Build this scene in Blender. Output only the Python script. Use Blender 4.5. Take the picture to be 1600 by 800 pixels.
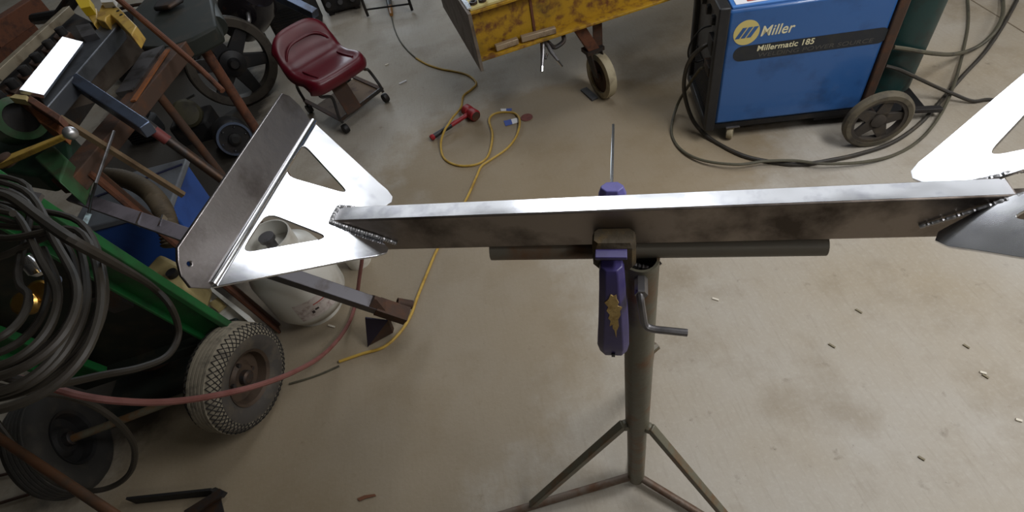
import bpy, math, random
from mathutils import Vector as V, Matrix
from mathutils.geometry import tessellate_polygon
random.seed(7)
for o in list(bpy.data.objects): bpy.data.objects.remove(o)
S = bpy.context.scene; COL = S.collection

# ------------------------------------------------------------------ camera
F = 820.0; EYE = V((0, 0, 1.7))
dn = V((185, 710, F)).normalized()
fw = V((0, 0, 1)); hz = (fw - fw.dot(dn) * dn).normalized(); rt = dn.cross(hz)
def wv(a): return V((a.dot(rt), a.dot(hz), -a.dot(dn)))
CX, CY, CZ = wv(V((1, 0, 0))), wv(V((0, -1, 0))), wv(V((0, 0, -1)))
cam = bpy.data.cameras.new('camera'); co = bpy.data.objects.new('camera', cam); COL.objects.link(co)
cam.sensor_width = 36; cam.lens = 36 * F / 1600; cam.clip_start = .02
m = Matrix((CX, CY, CZ)).transposed().to_4x4(); m.translation = EYE; co.matrix_world = m
S.camera = co
def at(px, py, z=0.0):
    """point of the room at height z seen at photograph position px, py"""
    a = wv(V((px - 800, py - 400, F))); return EYE + a * ((z - EYE.z) / a.z)
def ad(px, py, dep): return EYE + wv(V((px - 800, py - 400, F))) * (dep / F)
def onplane(px, py, o, n):
    a = wv(V((px - 800, py - 400, F))); return EYE + a * ((o - EYE).dot(n) / a.dot(n))

# ------------------------------------------------------------------ world, lamps, exposure
W = bpy.data.worlds.new('world'); S.world = W; W.use_nodes = True
W.node_tree.nodes['Background'].inputs[0].default_value = (.5, .55, .62, 1)
W.node_tree.nodes['Background'].inputs[1].default_value = .05
def lamp(name, loc, tgt, sx, sy, power, col):
    l = bpy.data.lights.new(name, 'AREA'); l.shape = 'RECTANGLE'; l.size = sx; l.size_y = sy
    l.energy = power; l.color = col
    o = bpy.data.objects.new(name, l); COL.objects.link(o); o.location = loc
    o.rotation_euler = (V(tgt) - V(loc)).to_track_quat('-Z', 'Y').to_euler(); return o
lamp('unseen_lamp', (1.0, 2.35, 3.8), (1.0, 2.35, 0), 1.0, .95, 20, (.95, .97, 1))  # ceiling fluorescent mirrored in the left bracket
lamp('unseen_lamp', (.5, 3.3, 3.8), (.5, 3.3, 0), .6, .6, 7, (.95, .97, 1))  # small added lamp to whiten the right bracket's middle
lamp('unseen_lamp', (-1.0, 5.75, 3.8), (-1.0, 5.75, 0), 1.3, 1.3, 26, (.92, .96, 1))  # added lamp, placed to whiten the brake's clamp bar
lamp('unseen_lamp_row', (1.15, 3.1, 3.72), (1.15, 3.1, 0), 5.6, .34, 10, (.95, .97, 1)).rotation_euler = (0, 0, math.radians(-18.7))  # added long lamp, mirrored along the tube's bright top
lamp('unseen_low_lamp', (1.9, .35, 2.7), (1.75, .4, 0), 1.3, .5, 62, (.98, .985, 1))  # unseen overhead lamp, hung low to make light fall off leftwards
lamp('unseen_lamp', (2.0, -2.4, 3.5), (1.0, .4, .6), 1.6, .4, 20, (1, .97, .93))  # added fill lamp behind the camera for front faces
lamp('side_doorway_daylight', (7.3, .6, 2.4), (.6, .6, 0), 3.0, 2.4, 160, (1, .965, .93))
lamp('doorway_daylight', (-1.0, 10.8, 2.0), (-.3, 4.6, 0), 3.2, 3.0, 190, (.80, .90, 1))
S.view_settings.view_transform = 'Standard'; S.view_settings.look = 'None'
S.view_settings.gamma = 1; S.view_settings.use_curve_mapping = False
S.view_settings.exposure = -0.08

# ------------------------------------------------------------------ materials
def lin(c): return tuple((x / 255 / 12.92 if x < 10.3 else ((x / 255 + .055) / 1.055) ** 2.4) for x in c)
MATS = {}
def mat(name, c, rough=.6, metal=0.0, c2=None, scale=8, amount=.5, bump=0.0, bscale=None, stretch=None, c3=None, s3=3, spec=.5, coat=0, bdet=6):
    if name in MATS: return MATS[name]
    mt = bpy.data.materials.new(name); mt.use_nodes = True; nt = mt.node_tree; N = nt.nodes; L = nt.links
    b = N['Principled BSDF']; b.inputs['Roughness'].default_value = rough; b.inputs['Metallic'].default_value = metal
    b.inputs['Specular IOR Level'].default_value = spec; b.inputs['Coat Weight'].default_value = coat
    c = lin(c); b.inputs['Base Color'].default_value = (*c, 1)
    tc = N.new('ShaderNodeTexCoord'); mp = N.new('ShaderNodeMapping'); L.new(tc.outputs['Object'], mp.inputs[0])
    if stretch: mp.inputs['Scale'].default_value = stretch
    def noise(sc, det=6, rg=.6):
        n = N.new('ShaderNodeTexNoise'); n.inputs['Scale'].default_value = sc; n.inputs['Detail'].default_value = det
        n.inputs['Roughness'].default_value = rg; L.new(mp.outputs[0], n.inputs['Vector']); return n
    src = None
    def mixin(prev, col, sc, lo, hi):
        n = noise(sc); r = N.new('ShaderNodeMapRange'); r.inputs[1].default_value = lo; r.inputs[2].default_value = hi
        L.new(n.outputs[0], r.inputs[0]); x = N.new('ShaderNodeMix'); x.data_type = 'RGBA'
        L.new(r.outputs[0], x.inputs[0]); x.inputs[7].default_value = (*lin(col), 1)
        if prev: L.new(prev, x.inputs[6])
        else: x.inputs[6].default_value = (*c, 1)
        return x.outputs[2]
    if c2: src = mixin(src, c2, scale, .68 - amount * .36, .78 - amount * .2)
    if c3: src = mixin(src, c3, s3, .5, .62)
    if src: L.new(src, b.inputs['Base Color'])
    if bump:
        n = noise(bscale or scale * 3, bdet); bp = N.new('ShaderNodeBump'); bp.inputs['Strength'].default_value = bump
        bp.inputs['Distance'].default_value = .01; L.new(n.outputs[0], bp.inputs['Height']); L.new(bp.outputs[0], b.inputs['Normal'])
    MATS[name] = mt; return mt

def concrete():
    mt = bpy.data.materials.new('concrete'); mt.use_nodes = True; nt = mt.node_tree; N = nt.nodes; L = nt.links
    b = N['Principled BSDF']; b.inputs['Roughness'].default_value = .62; b.inputs['Specular IOR Level'].default_value = .35
    tc = N.new('ShaderNodeTexCoord')
    def noise(sc, det, stretch=None, rot=0):
        mp = N.new('ShaderNodeMapping'); L.new(tc.outputs['Object'], mp.inputs[0])
        if stretch: mp.inputs['Scale'].default_value = stretch
        mp.inputs['Rotation'].default_value = (0, 0, rot)
        n = N.new('ShaderNodeTexNoise'); n.inputs['Scale'].default_value = sc; n.inputs['Detail'].default_value = det
        n.inputs['Roughness'].default_value = .62; L.new(mp.outputs[0], n.inputs['Vector']); return n.outputs[0]
    def rng(s, a, b_):
        r = N.new('ShaderNodeMapRange'); r.inputs[1].default_value = a; r.inputs[2].default_value = b_; L.new(s, r.inputs[0]); return r.outputs[0]
    def mix(fac, a, b_, k=1.0):
        x = N.new('ShaderNodeMix'); x.data_type = 'RGBA'
        if k != 1.0:
            mm = N.new('ShaderNodeMath'); mm.operation = 'MULTIPLY'; mm.inputs[1].default_value = k; L.new(fac, mm.inputs[0]); fac = mm.outputs[0]
        L.new(fac, x.inputs[0])
        for s, i in ((a, 6), (b_, 7)):
            if isinstance(s, tuple): x.inputs[i].default_value = (*lin(s), 1)
            else: L.new(s, x.inputs[i])
        return x.outputs[2]
    c = mix(rng(noise(.8, 5), .35, .65), (172, 166, 156), (158, 146, 126))
    c = mix(rng(noise(2.6, 8), .5, .72), c, (128, 114, 92), .65)
    c = mix(rng(noise(75, 8), .5, .8), c, (200, 194, 184), .22)
    c = mix(rng(noise(90, 4, (1, .10, 1), -.35), .52, .8), c, (132, 122, 106), .30)
    c = mix(rng(noise(15, 5), .64, .76), c, (110, 100, 86), .55)
    c = mix(rng(noise(60, 3), .70, .76), c, (96, 88, 76), .5)
    # shade painted into the floor colour as soft patches, with some brown dirt
    def shade_stain(c, ctr, size, rot, col, k):
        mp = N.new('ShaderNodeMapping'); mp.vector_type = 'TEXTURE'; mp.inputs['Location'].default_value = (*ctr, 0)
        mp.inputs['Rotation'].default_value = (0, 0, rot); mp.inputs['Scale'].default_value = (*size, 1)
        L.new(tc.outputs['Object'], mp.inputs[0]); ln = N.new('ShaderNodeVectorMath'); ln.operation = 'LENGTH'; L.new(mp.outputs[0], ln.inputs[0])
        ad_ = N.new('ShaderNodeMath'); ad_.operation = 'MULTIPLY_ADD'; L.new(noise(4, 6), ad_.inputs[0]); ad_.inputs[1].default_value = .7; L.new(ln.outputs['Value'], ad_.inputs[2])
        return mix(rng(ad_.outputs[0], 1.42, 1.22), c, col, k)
    c = shade_stain(c, (.45, 2.15), (1.0, .62), -.25, (132, 112, 78), .6)  # welder's shadow painted in, along with brown dirt
    c = shade_stain(c, (-.75, 1.35), (1.0, 1.0), .3, (138, 122, 96), .62)  # warmer brown floor tone on the left
    c = shade_stain(c, (-1.95, 3.45), (.62, 1.5), .25, (44, 40, 36), .92)  # painted shade under the machines on the left
    c = shade_stain(c, (-1.75, 1.75), (.5, .8), .0, (52, 46, 40), .85)  # painted shade under the brake bench
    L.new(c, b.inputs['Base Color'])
    bp = N.new('ShaderNodeBump'); bp.inputs['Strength'].default_value = .25; bp.inputs['Distance'].default_value = .004
    L.new(noise(70, 6), bp.inputs['Height']); L.new(bp.outputs[0], b.inputs['Normal'])
    return mt
M = dict(
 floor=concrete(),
 wall=mat('wall_paint', (150, 150, 146), .7, c2=(128, 126, 120), scale=1.5),
 wall_dark=mat('wall_dark', (70, 66, 60), .8, c2=(52, 48, 44), scale=1.5),
 ceil=mat('ceiling_panel', (120, 118, 114), .8, c2=(100, 98, 95), scale=2),
 alu=mat('brushed_aluminium', (222, 224, 228), .15, 1, c2=(196, 198, 206), scale=26, bump=.20, bscale=8, bdet=1.5),
 alu_shaded=mat('shaded_aluminium', (160, 156, 156), .30, 1, c2=(116, 110, 108), scale=9, bump=.05, bscale=60),  # grey mirrored in the flange is put into its colour
 tubeface=mat('shaded_tube', (158, 148, 140), .45, 1, c2=(84, 76, 70), scale=6, bump=.05, bscale=60),  # darkened metal: the dark mirrored in the tube's sides is painted in
 weld=mat('weld_metal', (196, 196, 198), .5, 1),
 steel=mat('bare_steel', (138, 136, 138), .42, .9, c2=(88, 84, 80), scale=14, bump=.1),
 steel_dark=mat('dark_steel', (66, 64, 64), .5, .7, c2=(84, 62, 46), scale=12, bump=.15),
 steel_blue=mat('blued_steel', (104, 116, 138), .38, .9, c2=(84, 84, 92), scale=9),
 chrome=mat('bright_steel', (225, 228, 232), .16, 1),
 stand=mat('stand_paint', (104, 100, 84), .5, .1, c2=(110, 78, 48), scale=16, amount=.55, bump=.15),
 stand_rod=mat('stand_rod', (112, 98, 86), .55, .4, c2=(96, 66, 44), scale=20, amount=.6, bump=.15),
 crosspipe=mat('cross_pipe', (116, 110, 98), .5, .1, c2=(120, 78, 42), scale=7, amount=.6, bump=.1),
 rust=mat('rust', (104, 64, 44), .8, .2, c2=(72, 48, 38), scale=18, bump=.3),
 rust_dark=mat('dark_rust', (74, 56, 46), .75, .3, c2=(92, 60, 40), scale=14, bump=.25),
 rust_orange=mat('orange_rust', (132, 78, 40), .8, .1, c2=(90, 56, 34), scale=16, bump=.25),
 purple=mat('purple_plastic', (70, 62, 116), .42, 0, c2=(58, 50, 98), scale=20),
 purple_d=mat('purple_plastic_dark', (60, 50, 100), .45, 0, c2=(50, 40, 84), scale=20),
 rubber_brown=mat('brown_rubber', (66, 56, 40), .7, 0, c2=(90, 72, 40), scale=30, bump=.2),
 tan=mat('worn_tan', (206, 176, 112), .8, 0, c2=(168, 134, 80), scale=60, bump=.3),
 blue=mat('blue_enamel', (48, 94, 154), .38, 0, c2=(36, 74, 124), scale=5, amount=.4, coat=.2),
 blue_lt=mat('light_blue_enamel', (72, 128, 200), .35, 0, coat=.2),
 black=mat('black_plastic', (30, 30, 32), .5, 0, c2=(44, 42, 40), scale=10),
 black_m=mat('black_metal', (26, 26, 28), .5, .3, c2=(46, 40, 36), scale=12),
 blackish=mat('grimy_black', (22, 21, 21), .75, 0, c2=(40, 34, 28), scale=12, bump=.2),
 grille=mat('grille_grey', (88, 88, 90), .5, .3, c2=(70, 70, 72), scale=20),
 logo=mat('pale_yellow_print', (212, 194, 120), .6),
 letter=mat('pale_print', (228, 220, 182), .6),
 stripe=mat('black_stripe', (34, 38, 44), .55, 0, c2=(48, 48, 46), scale=12),
 faint=mat('faded_print', (78, 76, 72), .6),
 wheel_grey=mat('dusty_wheel', (96, 88, 72), .75, 0, c2=(64, 58, 50), scale=12, bump=.1),
 wheel_dark=mat('wheel_hub', (58, 52, 46), .7, 0, c2=(78, 68, 54), scale=14, bump=.1),
 beige=mat('beige_tread', (168, 156, 128), .7, 0, c2=(140, 128, 104), scale=20),
 tank=mat('dark_green_tank', (20, 52, 50), .42, 0, c2=(30, 62, 58), scale=6, c3=(26, 40, 38), s3=12),
 cable=mat('black_cable', (50, 46, 40), .55, 0, c2=(68, 60, 48), scale=20),
 cable_g=mat('grey_cable', (82, 78, 62), .6, 0, c2=(60, 56, 48), scale=18),
 hose=mat('brown_black_hose', (40, 35, 27), .6, 0, c2=(46, 40, 34), scale=16),
 hose_red=mat('red_hose', (116, 72, 66), .6, 0, c2=(104, 56, 50), scale=14),
 yellow_cord=mat('yellow_cord', (186, 152, 66), .6, 0, c2=(160, 124, 44), scale=20),
 yellow_rust=mat('rusty_yellow_paint', (172, 132, 22), .6, 0, c2=(104, 62, 30), scale=22, amount=.62, c3=(84, 72, 30), s3=2.2, bump=.2),
 yellow_pale=mat('pale_yellow_paint', (196, 182, 120), .55, 0, c2=(150, 120, 60), scale=16),
 yellow=mat('yellow_paint', (186, 152, 66), .55, 0, c2=(132, 96, 50), scale=18, amount=.5),
 yellow_b=mat('bright_yellow', (222, 190, 40), .5),
 endplate=mat('worn_end_plate', (120, 110, 100), .6, .3, c2=(86, 70, 54), scale=10, amount=.6),
 red=mat('red_rubber', (150, 30, 36), .5, 0, c2=(120, 24, 30), scale=20),
 seat=mat('dark_red_vinyl', (94, 12, 28), .36, 0, c2=(80, 10, 26), scale=7),
 green=mat('green_paint', (22, 92, 44), .5, 0, c2=(22, 80, 38), scale=7, amount=.55, c3=(30, 72, 40), s3=11, bump=.08),
 green_d=mat('dark_green_paint', (20, 52, 32), .6, 0, c2=(18, 36, 24), scale=7, amount=.6),
 green_m=mat('machine_green', (54, 92, 58), .5, 0, c2=(60, 70, 48), scale=14, amount=.6, bump=.1),
 green_k=mat('blackish_green', (22, 28, 22), .65, .1, c2=(48, 42, 32), scale=10),
 tyre=mat('dusty_tyre', (126, 118, 102), .85, 0, c2=(78, 72, 62), scale=24, bump=.15),
 tyre_side=mat('tyre_sidewall', (62, 58, 54), .75, 0, c2=(86, 78, 66), scale=10, bump=.1),
 tyre_dark=mat('shaded_tyre', (42, 40, 37), .85, 0, c2=(56, 52, 46), scale=16),  # second tyre, darkened to carry the lower-left shade
 rim=mat('grimy_rim', (74, 60, 48), .65, .3, c2=(50, 42, 36), scale=16),
 groove=mat('tread_groove', (36, 33, 30), .9),
 white=mat('white_enamel', (206, 204, 196), .4, 0, c2=(176, 170, 158), scale=6, amount=.45),
 white_p=mat('white_plastic', (214, 212, 204), .5, 0, c2=(186, 180, 166), scale=14),
 cream=mat('cream_plastic', (190, 172, 120), .6, 0, c2=(160, 140, 90), scale=10),
 paper=mat('paper', (232, 232, 236), .7), blueprint=mat('blue_print', (70, 92, 170), .7),
 disc=mat('maroon_abrasive', (122, 72, 66), .9, 0, c2=(100, 58, 54), scale=40),
 brass=mat('brass', (176, 142, 78), .3, 1, c2=(150, 106, 40), scale=20),
 bin=mat('blue_plastic', (44, 84, 160), .45, 0, c2=(36, 68, 134), scale=6),
 binlid=mat('grey_blue_lid', (112, 116, 122), .6, 0, c2=(90, 92, 96), scale=6),
 duct=mat('ribbed_duct', (92, 80, 62), .7, 0, c2=(70, 60, 48), scale=10),
 label=mat('cylinder_label', (196, 186, 180), .6, 0, c2=(150, 132, 126), scale=40, amount=.55),
 ink=mat('dark_ink', (56, 44, 44), .7), red_ink=mat('red_ink', (170, 70, 60), .7),
 leaf=mat('dry_leaf', (110, 70, 48), .8), chip=mat('pale_chip', (214, 206, 190), .7),
)

# ------------------------------------------------------------------ mesh helpers
ABS = {}
def basis(d, up=(0, 0, 1)):
    d = V(d).normalized(); up = V(up)
    if abs(d.dot(up.normalized())) > .98: up = V((0, 1, 0)) if abs(d.y) < .9 else V((1, 0, 0))
    s = d.cross(up).normalized(); return d, s, s.cross(d).normalized()
def spline(pts, n=8):
    P = [V(p) for p in pts]; P = [P[0] * 2 - P[1]] + P + [P[-1] * 2 - P[-2]]; out = []
    for i in range(1, len(P) - 2):
        a, b, c, d = P[i - 1:i + 3]
        for k in range(n):
            t = k / n; out.append(.5 * ((2 * b) + (c - a) * t + (2 * a - 5 * b + 4 * c - d) * t * t + (3 * b - a - 3 * c + d) * t ** 3))
    out.append(P[-2]); return out
class MB:
    def __init__(s): s.v = []; s.f = []
    def add(s, vs, fs):
        o = len(s.v); s.v += [V(x) for x in vs]; s.f += [tuple(i + o for i in f) for f in fs]; return s
    def hull8(s, a, b):      # two matching quads
        n = len(a); fs = [tuple(range(n - 1, -1, -1)), tuple(range(n, 2 * n))] + [(i, (i + 1) % n, n + (i + 1) % n, n + i) for i in range(n)]
        return s.add(list(a) + list(b), fs)
    def box(s, c, x, y, z):  # half vectors
        c, x, y, z = V(c), V(x), V(y), V(z)
        return s.hull8([c - x - y - z, c + x - y - z, c + x + y - z, c - x + y - z], [c - x - y + z, c + x - y + z, c + x + y + z, c - x + y + z])
    def bar(s, p, q, w, h, up=(0, 0, 1), w2=None, h2=None):
        d, sd, u = basis(V(q) - V(p), up); w2 = w2 or w; h2 = h2 or h
        ring = lambda c, a, b: [V(c) - sd * a / 2 - u * b / 2, V(c) - sd * a / 2 + u * b / 2, V(c) + sd * a / 2 + u * b / 2, V(c) + sd * a / 2 - u * b / 2]
        return s.hull8(ring(p, w, h), ring(q, w2, h2))
    def tube(s, pts, r, seg=10, closed=False, flat=1.0):
        P = [V(p) for p in pts]; n = len(P); R = r if isinstance(r, (list, tuple)) else [r] * n
        t0 = (P[1] - P[0]).normalized(); nr = t0.orthogonal().normalized(); vs = []
        for i, p in enumerate(P):
            a = P[(i - 1) % n] if (closed or i > 0) else p; b = P[(i + 1) % n] if (closed or i < n - 1) else p
            t = (b - a).normalized(); nr = (nr - t * nr.dot(t)).normalized(); bn = t.cross(nr)
            vs += [p + (nr * math.cos(2 * math.pi * k / seg) + bn * math.sin(2 * math.pi * k / seg)) * R[i] for k in range(seg)]
        fs = []
        for i in range(n if closed else n - 1):
            j = (i + 1) % n
            fs += [(i * seg + k, i * seg + (k + 1) % seg, j * seg + (k + 1) % seg, j * seg + k) for k in range(seg)]
        if not closed: fs += [tuple(range(seg - 1, -1, -1)), tuple((n - 1) * seg + k for k in range(seg))]
        return s.add(vs, fs)
    def ctube(s, pts, r, seg=8, n=8): return s.tube(spline(pts, n), r, seg)
    def lathe(s, prof, o, ax, seg=32, capped=True, closed=False):
        d, x, y = basis(ax); o = V(o); vs = []; n = len(prof)
        for (r, h) in prof: vs += [o + d * h + (x * math.cos(2 * math.pi * k / seg) + y * math.sin(2 * math.pi * k / seg)) * r for k in range(seg)]
        fs = []
        for i in range(n if closed else n - 1):
            j = (i + 1) % n
            fs += [(i * seg + k, i * seg + (k + 1) % seg, j * seg + (k + 1) % seg, j * seg + k) for k in range(seg)]
        if capped and not closed: fs += [tuple(range(seg - 1, -1, -1)), tuple((n - 1) * seg + k for k in range(seg))]
        return s.add(vs, fs)
    def plate(s, loops, off):  # outline + holes (3-D, planar), extruded by off
        off = V(off); loops = [[V(p) for p in l] for l in loops]; flat = [p for l in loops for p in l]; n = len(flat)
        tris = tessellate_polygon(loops); fs = [tuple(t) for t in tris] + [tuple(i + n for i in reversed(t)) for t in tris]
        b = 0
        for l in loops:
            k = len(l); fs += [(b + i, b + (i + 1) % k, n + b + (i + 1) % k, n + b + i) for i in range(k)]; b += k
        return s.add(flat + [p + off for p in flat], fs)
    def slab(s, pxs, z, th): # flat piece at height z (number or list), th thick downwards
        zs = z if isinstance(z, (list, tuple)) else [z] * len(pxs)
        a = [at(x, y, q) for (x, y), q in zip(pxs, zs)]; return s.hull8([p - V((0, 0, th)) for p in a], a)
    def ball(s, c, r, seg=14):
        n = seg // 2; return s.lathe([(max(1e-4, r * math.sin(math.pi * i / n)), -r * math.cos(math.pi * i / n)) for i in range(n + 1)], c, (0, 0, 1), seg)
    def build(s, name, mt, parent=None, bevel=0, sharp=32, label=None, loc=None):
        me = bpy.data.meshes.new(name)
        if parent is not None: base = ABS[parent.name]
        elif loc is not None: base = V(loc)
        else:
            lo = [min(p[i] for p in s.v) for i in range(3)]; hi = [max(p[i] for p in s.v) for i in range(3)]
            base = V(((lo[0] + hi[0]) / 2, (lo[1] + hi[1]) / 2, lo[2]))
        me.from_pydata([tuple(p - base) for p in s.v], [], s.f)
        import bmesh
        bm = bmesh.new(); bm.from_mesh(me); bmesh.ops.recalc_face_normals(bm, faces=bm.faces); bm.to_mesh(me); bm.free()
        me.polygons.foreach_set('use_smooth', [True] * len(me.polygons)); me.set_sharp_from_angle(angle=math.radians(sharp))
        me.materials.append(mt if not isinstance(mt, str) else M[mt])
        o = bpy.data.objects.new(name, me); COL.objects.link(o)
        if parent is not None: o.parent = parent
        else: o.location = base
        ABS[o.name] = base.copy()
        if bevel:
            bv = o.modifiers.new('bevel', 'BEVEL'); bv.width = bevel; bv.segments = 2; bv.limit_method = 'ANGLE'; bv.angle_limit = math.radians(40)
        if label: o['label'] = label
        return o
def thing(name, label, cat, loc, group=None):
    o = bpy.data.objects.new(name, None); COL.objects.link(o); o.location = loc; o.empty_display_size = .1
    ABS[o.name] = V(loc); o['label'] = label; o['category'] = cat
    if group: o['group'] = group
    return o
def tag(o, label, cat, group=None):
    o['label'] = label; o['category'] = cat
    if group: o['group'] = group
    return o
def struct(o): o['kind'] = 'structure'; return o
def rounded(poly, r, n=4):
    """2-D polygon with rounded corners"""
    out = []; k = len(poly)
    for i in range(k):
        a, b, c = V(poly[i - 1]), V(poly[i]), V(poly[(i + 1) % k])
        d1, d2 = (a - b), (c - b); rr = min(r, d1.length * .45, d2.length * .45)
        p, q = b + d1.normalized() * rr, b + d2.normalized() * rr
        for j in range(n + 1):
            t = j / n; out.append(p * (1 - t) ** 2 + b * 2 * t * (1 - t) + q * t * t)
    return out
Z = V((0, 0, 1))

# ------------------------------------------------------------------ the room
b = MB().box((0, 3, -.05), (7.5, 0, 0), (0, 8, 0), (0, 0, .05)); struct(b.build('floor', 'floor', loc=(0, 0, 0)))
for nm, c, x, y, mt in (('wall_left', (-7.45, 3, 2), (.05, 0, 0), (0, 8, 0), 'wall_dark'), ('wall_right', (7.45, 3, 2), (.05, 0, 0), (0, 8, 0), 'wall'),
                        ('wall_front', (0, -4.95, 2), (7.4, 0, 0), (0, .05, 0), 'wall_dark'), ('wall_back', (0, 10.95, 2), (7.4, 0, 0), (0, .05, 0), 'wall')):
    struct(MB().box(c, x, y, (0, 0, 2)).build(nm, mt))
struct(MB().box((0, 3, 4.05), (7.5, 0, 0), (0, 8, 0), (0, 0, .05)).build('ceiling', 'ceil'))

# ------------------------------------------------------------------ welded aluminium workpiece on the stand
T = V((.947, -.3205, .0172)).normalized(); WD = V((.3205, .947, 0)).normalized(); TZ = WD.cross(T) * -1
if TZ.z < 0: TZ = -TZ
OL = at(518, 346, 1.1445); TL = .945; TH = .074; TW = .0335
wp = thing('aluminium_frame', 'long polished aluminium tube with triangular cut-out end brackets, clamped on the stand', 'metal frame', OL + T * .47 - TZ * TH)
def wq(a, w, h=0): return OL + T * a + WD * w + TZ * h
# hollow tube
b = MB(); wl = .0035
ring = lambda a, i: [wq(a, i, -i), wq(a, TW - i, -i), wq(a, TW - i, -TH + i), wq(a, i, -TH + i)]
A0, A1, B0, B1 = ring(0, 0), ring(TL, 0), ring(0, wl), ring(TL, wl)
b.add(A0 + A1, [(i, (i + 1) % 4, 4 + (i + 1) % 4, 4 + i) for i in range(4)])
b.add(B0 + B1, [(4 + i, 4 + (i + 1) % 4, (i + 1) % 4, i) for i in range(4)])
b.add(A0 + B0, [(i, 4 + i, 4 + (i + 1) % 4, (i + 1) % 4) for i in range(4)]); b.add(A1 + B1, [(i, (i + 1) % 4, 4 + (i + 1) % 4, 4 + i) for i in range(4)])
tube = b.build('tube', 'tubeface', wp, bevel=.0022)
mb = MB().box(wq(TL / 2, TW / 2, .0004), T * (TL / 2 - .002), WD * (TW / 2 - .0024), TZ * .0003)  # bright copy of the tube metal; the lit look is in the material
mb.build('bright_top', 'alu', tube, label='bright top face of the tube')
al = math.atan(.6)
def bracket(o, sgn, outer, holes, flange):
    e1 = (T * math.cos(al) * sgn - Z * math.sin(al)).normalized(); nn = WD.cross(e1) * sgn
    if nn.z < 0: nn = -nn
    P = lambda q: o + e1 * q[0] + WD * (q[1] + TW / 2)
    b = MB().plate([[P(q) for q in outer]] + [[P(q) for q in h] for h in holes], -nn * .0045)
    g = b.build('gusset_plate', 'alu', wp, bevel=.0012)
    fo = flange
    u = (Z * .97 - T * sgn * .24).normalized(); fn = u.cross(WD).normalized() * -sgn
    Fp = lambda q: P((outer[0][0], 0)) + WD * q[0] + u * q[1] + (e1 * (outer[-1][0] - outer[0][0]) * 0)
    b = MB().plate([[Fp(q) for q in fo]] + [[Fp((c[0] + .0035 * math.cos(k * math.pi / 5), c[1] + .0035 * math.sin(k * math.pi / 5))) for k in range(10)] for c in ((-.184, .043),)],
                   -T * sgn * .0045)
    fl = b.build('end_flange', 'alu_shaded', wp, bevel=.0012, label='upturned flange in darkened grey')
    MB().tube([P((outer[0][0], .19)) + u * .001, P((outer[0][0], -.188)) + u * .001], .0065, 12).build('bend', 'alu', g)
    return P, e1, nn
tri = lambda *p: rounded([V(q) for q in p], .021, 6)
def sym(pts): return [V((x, -y)) for x, y in reversed(pts)]
half = [(-.106, .190), (.045, .101), (.064, .091), (.076, .080), (.078, .066), (.070, .052)]
outl = [V(p) for p in half] + [V((.06, .0))] + [V(p) for p in [(.088, -.022), (.101, -.032), (.101, -.041), (.088, -.054), (.060, -.072), (-.106, -.192)]]
h1 = tri((-.104, .130), (-.101, .044), (.008, .052)); h2 = tri((-.095, -.040), (.009, -.048), (-.097, -.126))
fl_o = [V(p) for p in [(.186, 0), (.190, .037), (.185, .062), (.174, .074), (-.176, .068), (-.192, .057), (-.205, .043), (-.211, .024), (-.195, 0)]]
PL, eL, nL = bracket(OL, 1, outl, [h1, h2], fl_o)
OR = wq(TL - .008, 0)
outr = [V(p) for p in half] + [V((.02, .018)), V((-.035, .016)), V((-.035, -.016)), V((.02, -.018))] + [V(p) for p in [(.080, -.036), (.087, -.048), (.078, -.062), (.058, -.077), (.022, -.106), (-.106, -.194)]]
h1r = tri((-.104, .140), (-.104, .030), (.000, .0575)); h2r = tri((-.104, -.028), (.016, -.047), (-.104, -.126))
PR, eR, nR = bracket(OR, -1, outr, [h1r, h2r], fl_o)
def bead(name, pts, r, parent, n=40, mt='weld'):
    P = spline(pts, n // (len(pts) - 1)); R = [r * (.75 + .45 * abs(math.sin(i * 1.35)) + random.uniform(-.1, .1)) for i in range(len(P))]
    MB().tube(P, R, 8).build(name, mt, parent)
bead('weld_bead', [wq(-.002, -.002, .003), wq(.03, -.004, -.014), wq(.065, -.004, -.034), wq(.096, -.003, -.055)], .0032, wp, 66)
bead('weld_bead', [wq(0, 0, .001), wq(-.001, .016, .001), wq(.001, TW, .001)], .003, wp, 30)
bead('weld_bead', [wq(.001, TW, .001), wq(.03, TW + .002, -.008), wq(.07, TW + .002, -.03)], .0036, wp, 36)
bead('weld_bead', [wq(TL - .085, TW + .002, -.028), wq(TL - .05, TW + .003, -.014), wq(TL - .006, TW + .002, .001)], .0028, wp, 40)
bead('weld_bead', [wq(TL - .004, TW + .003, .002), wq(TL + .018, TW + .003, .008), wq(TL + .026, TW * .5, .012), wq(TL + .024, 0, .010), wq(TL - .002, -.002, .001)], .0032, wp, 48)
bead('weld_bead', [wq(TL - .010, -.003, -.002), wq(TL - .05, -.004, -.026), wq(TL - .09, -.003, -.049)], .0026, wp, 40)
MB().box(wq(TL + .020, TW / 2, -TH * .62), T * .020, WD * (TW / 2), TZ * TH * .36).build('tube_tongue', 'tubeface', wp, bevel=.002)

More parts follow.
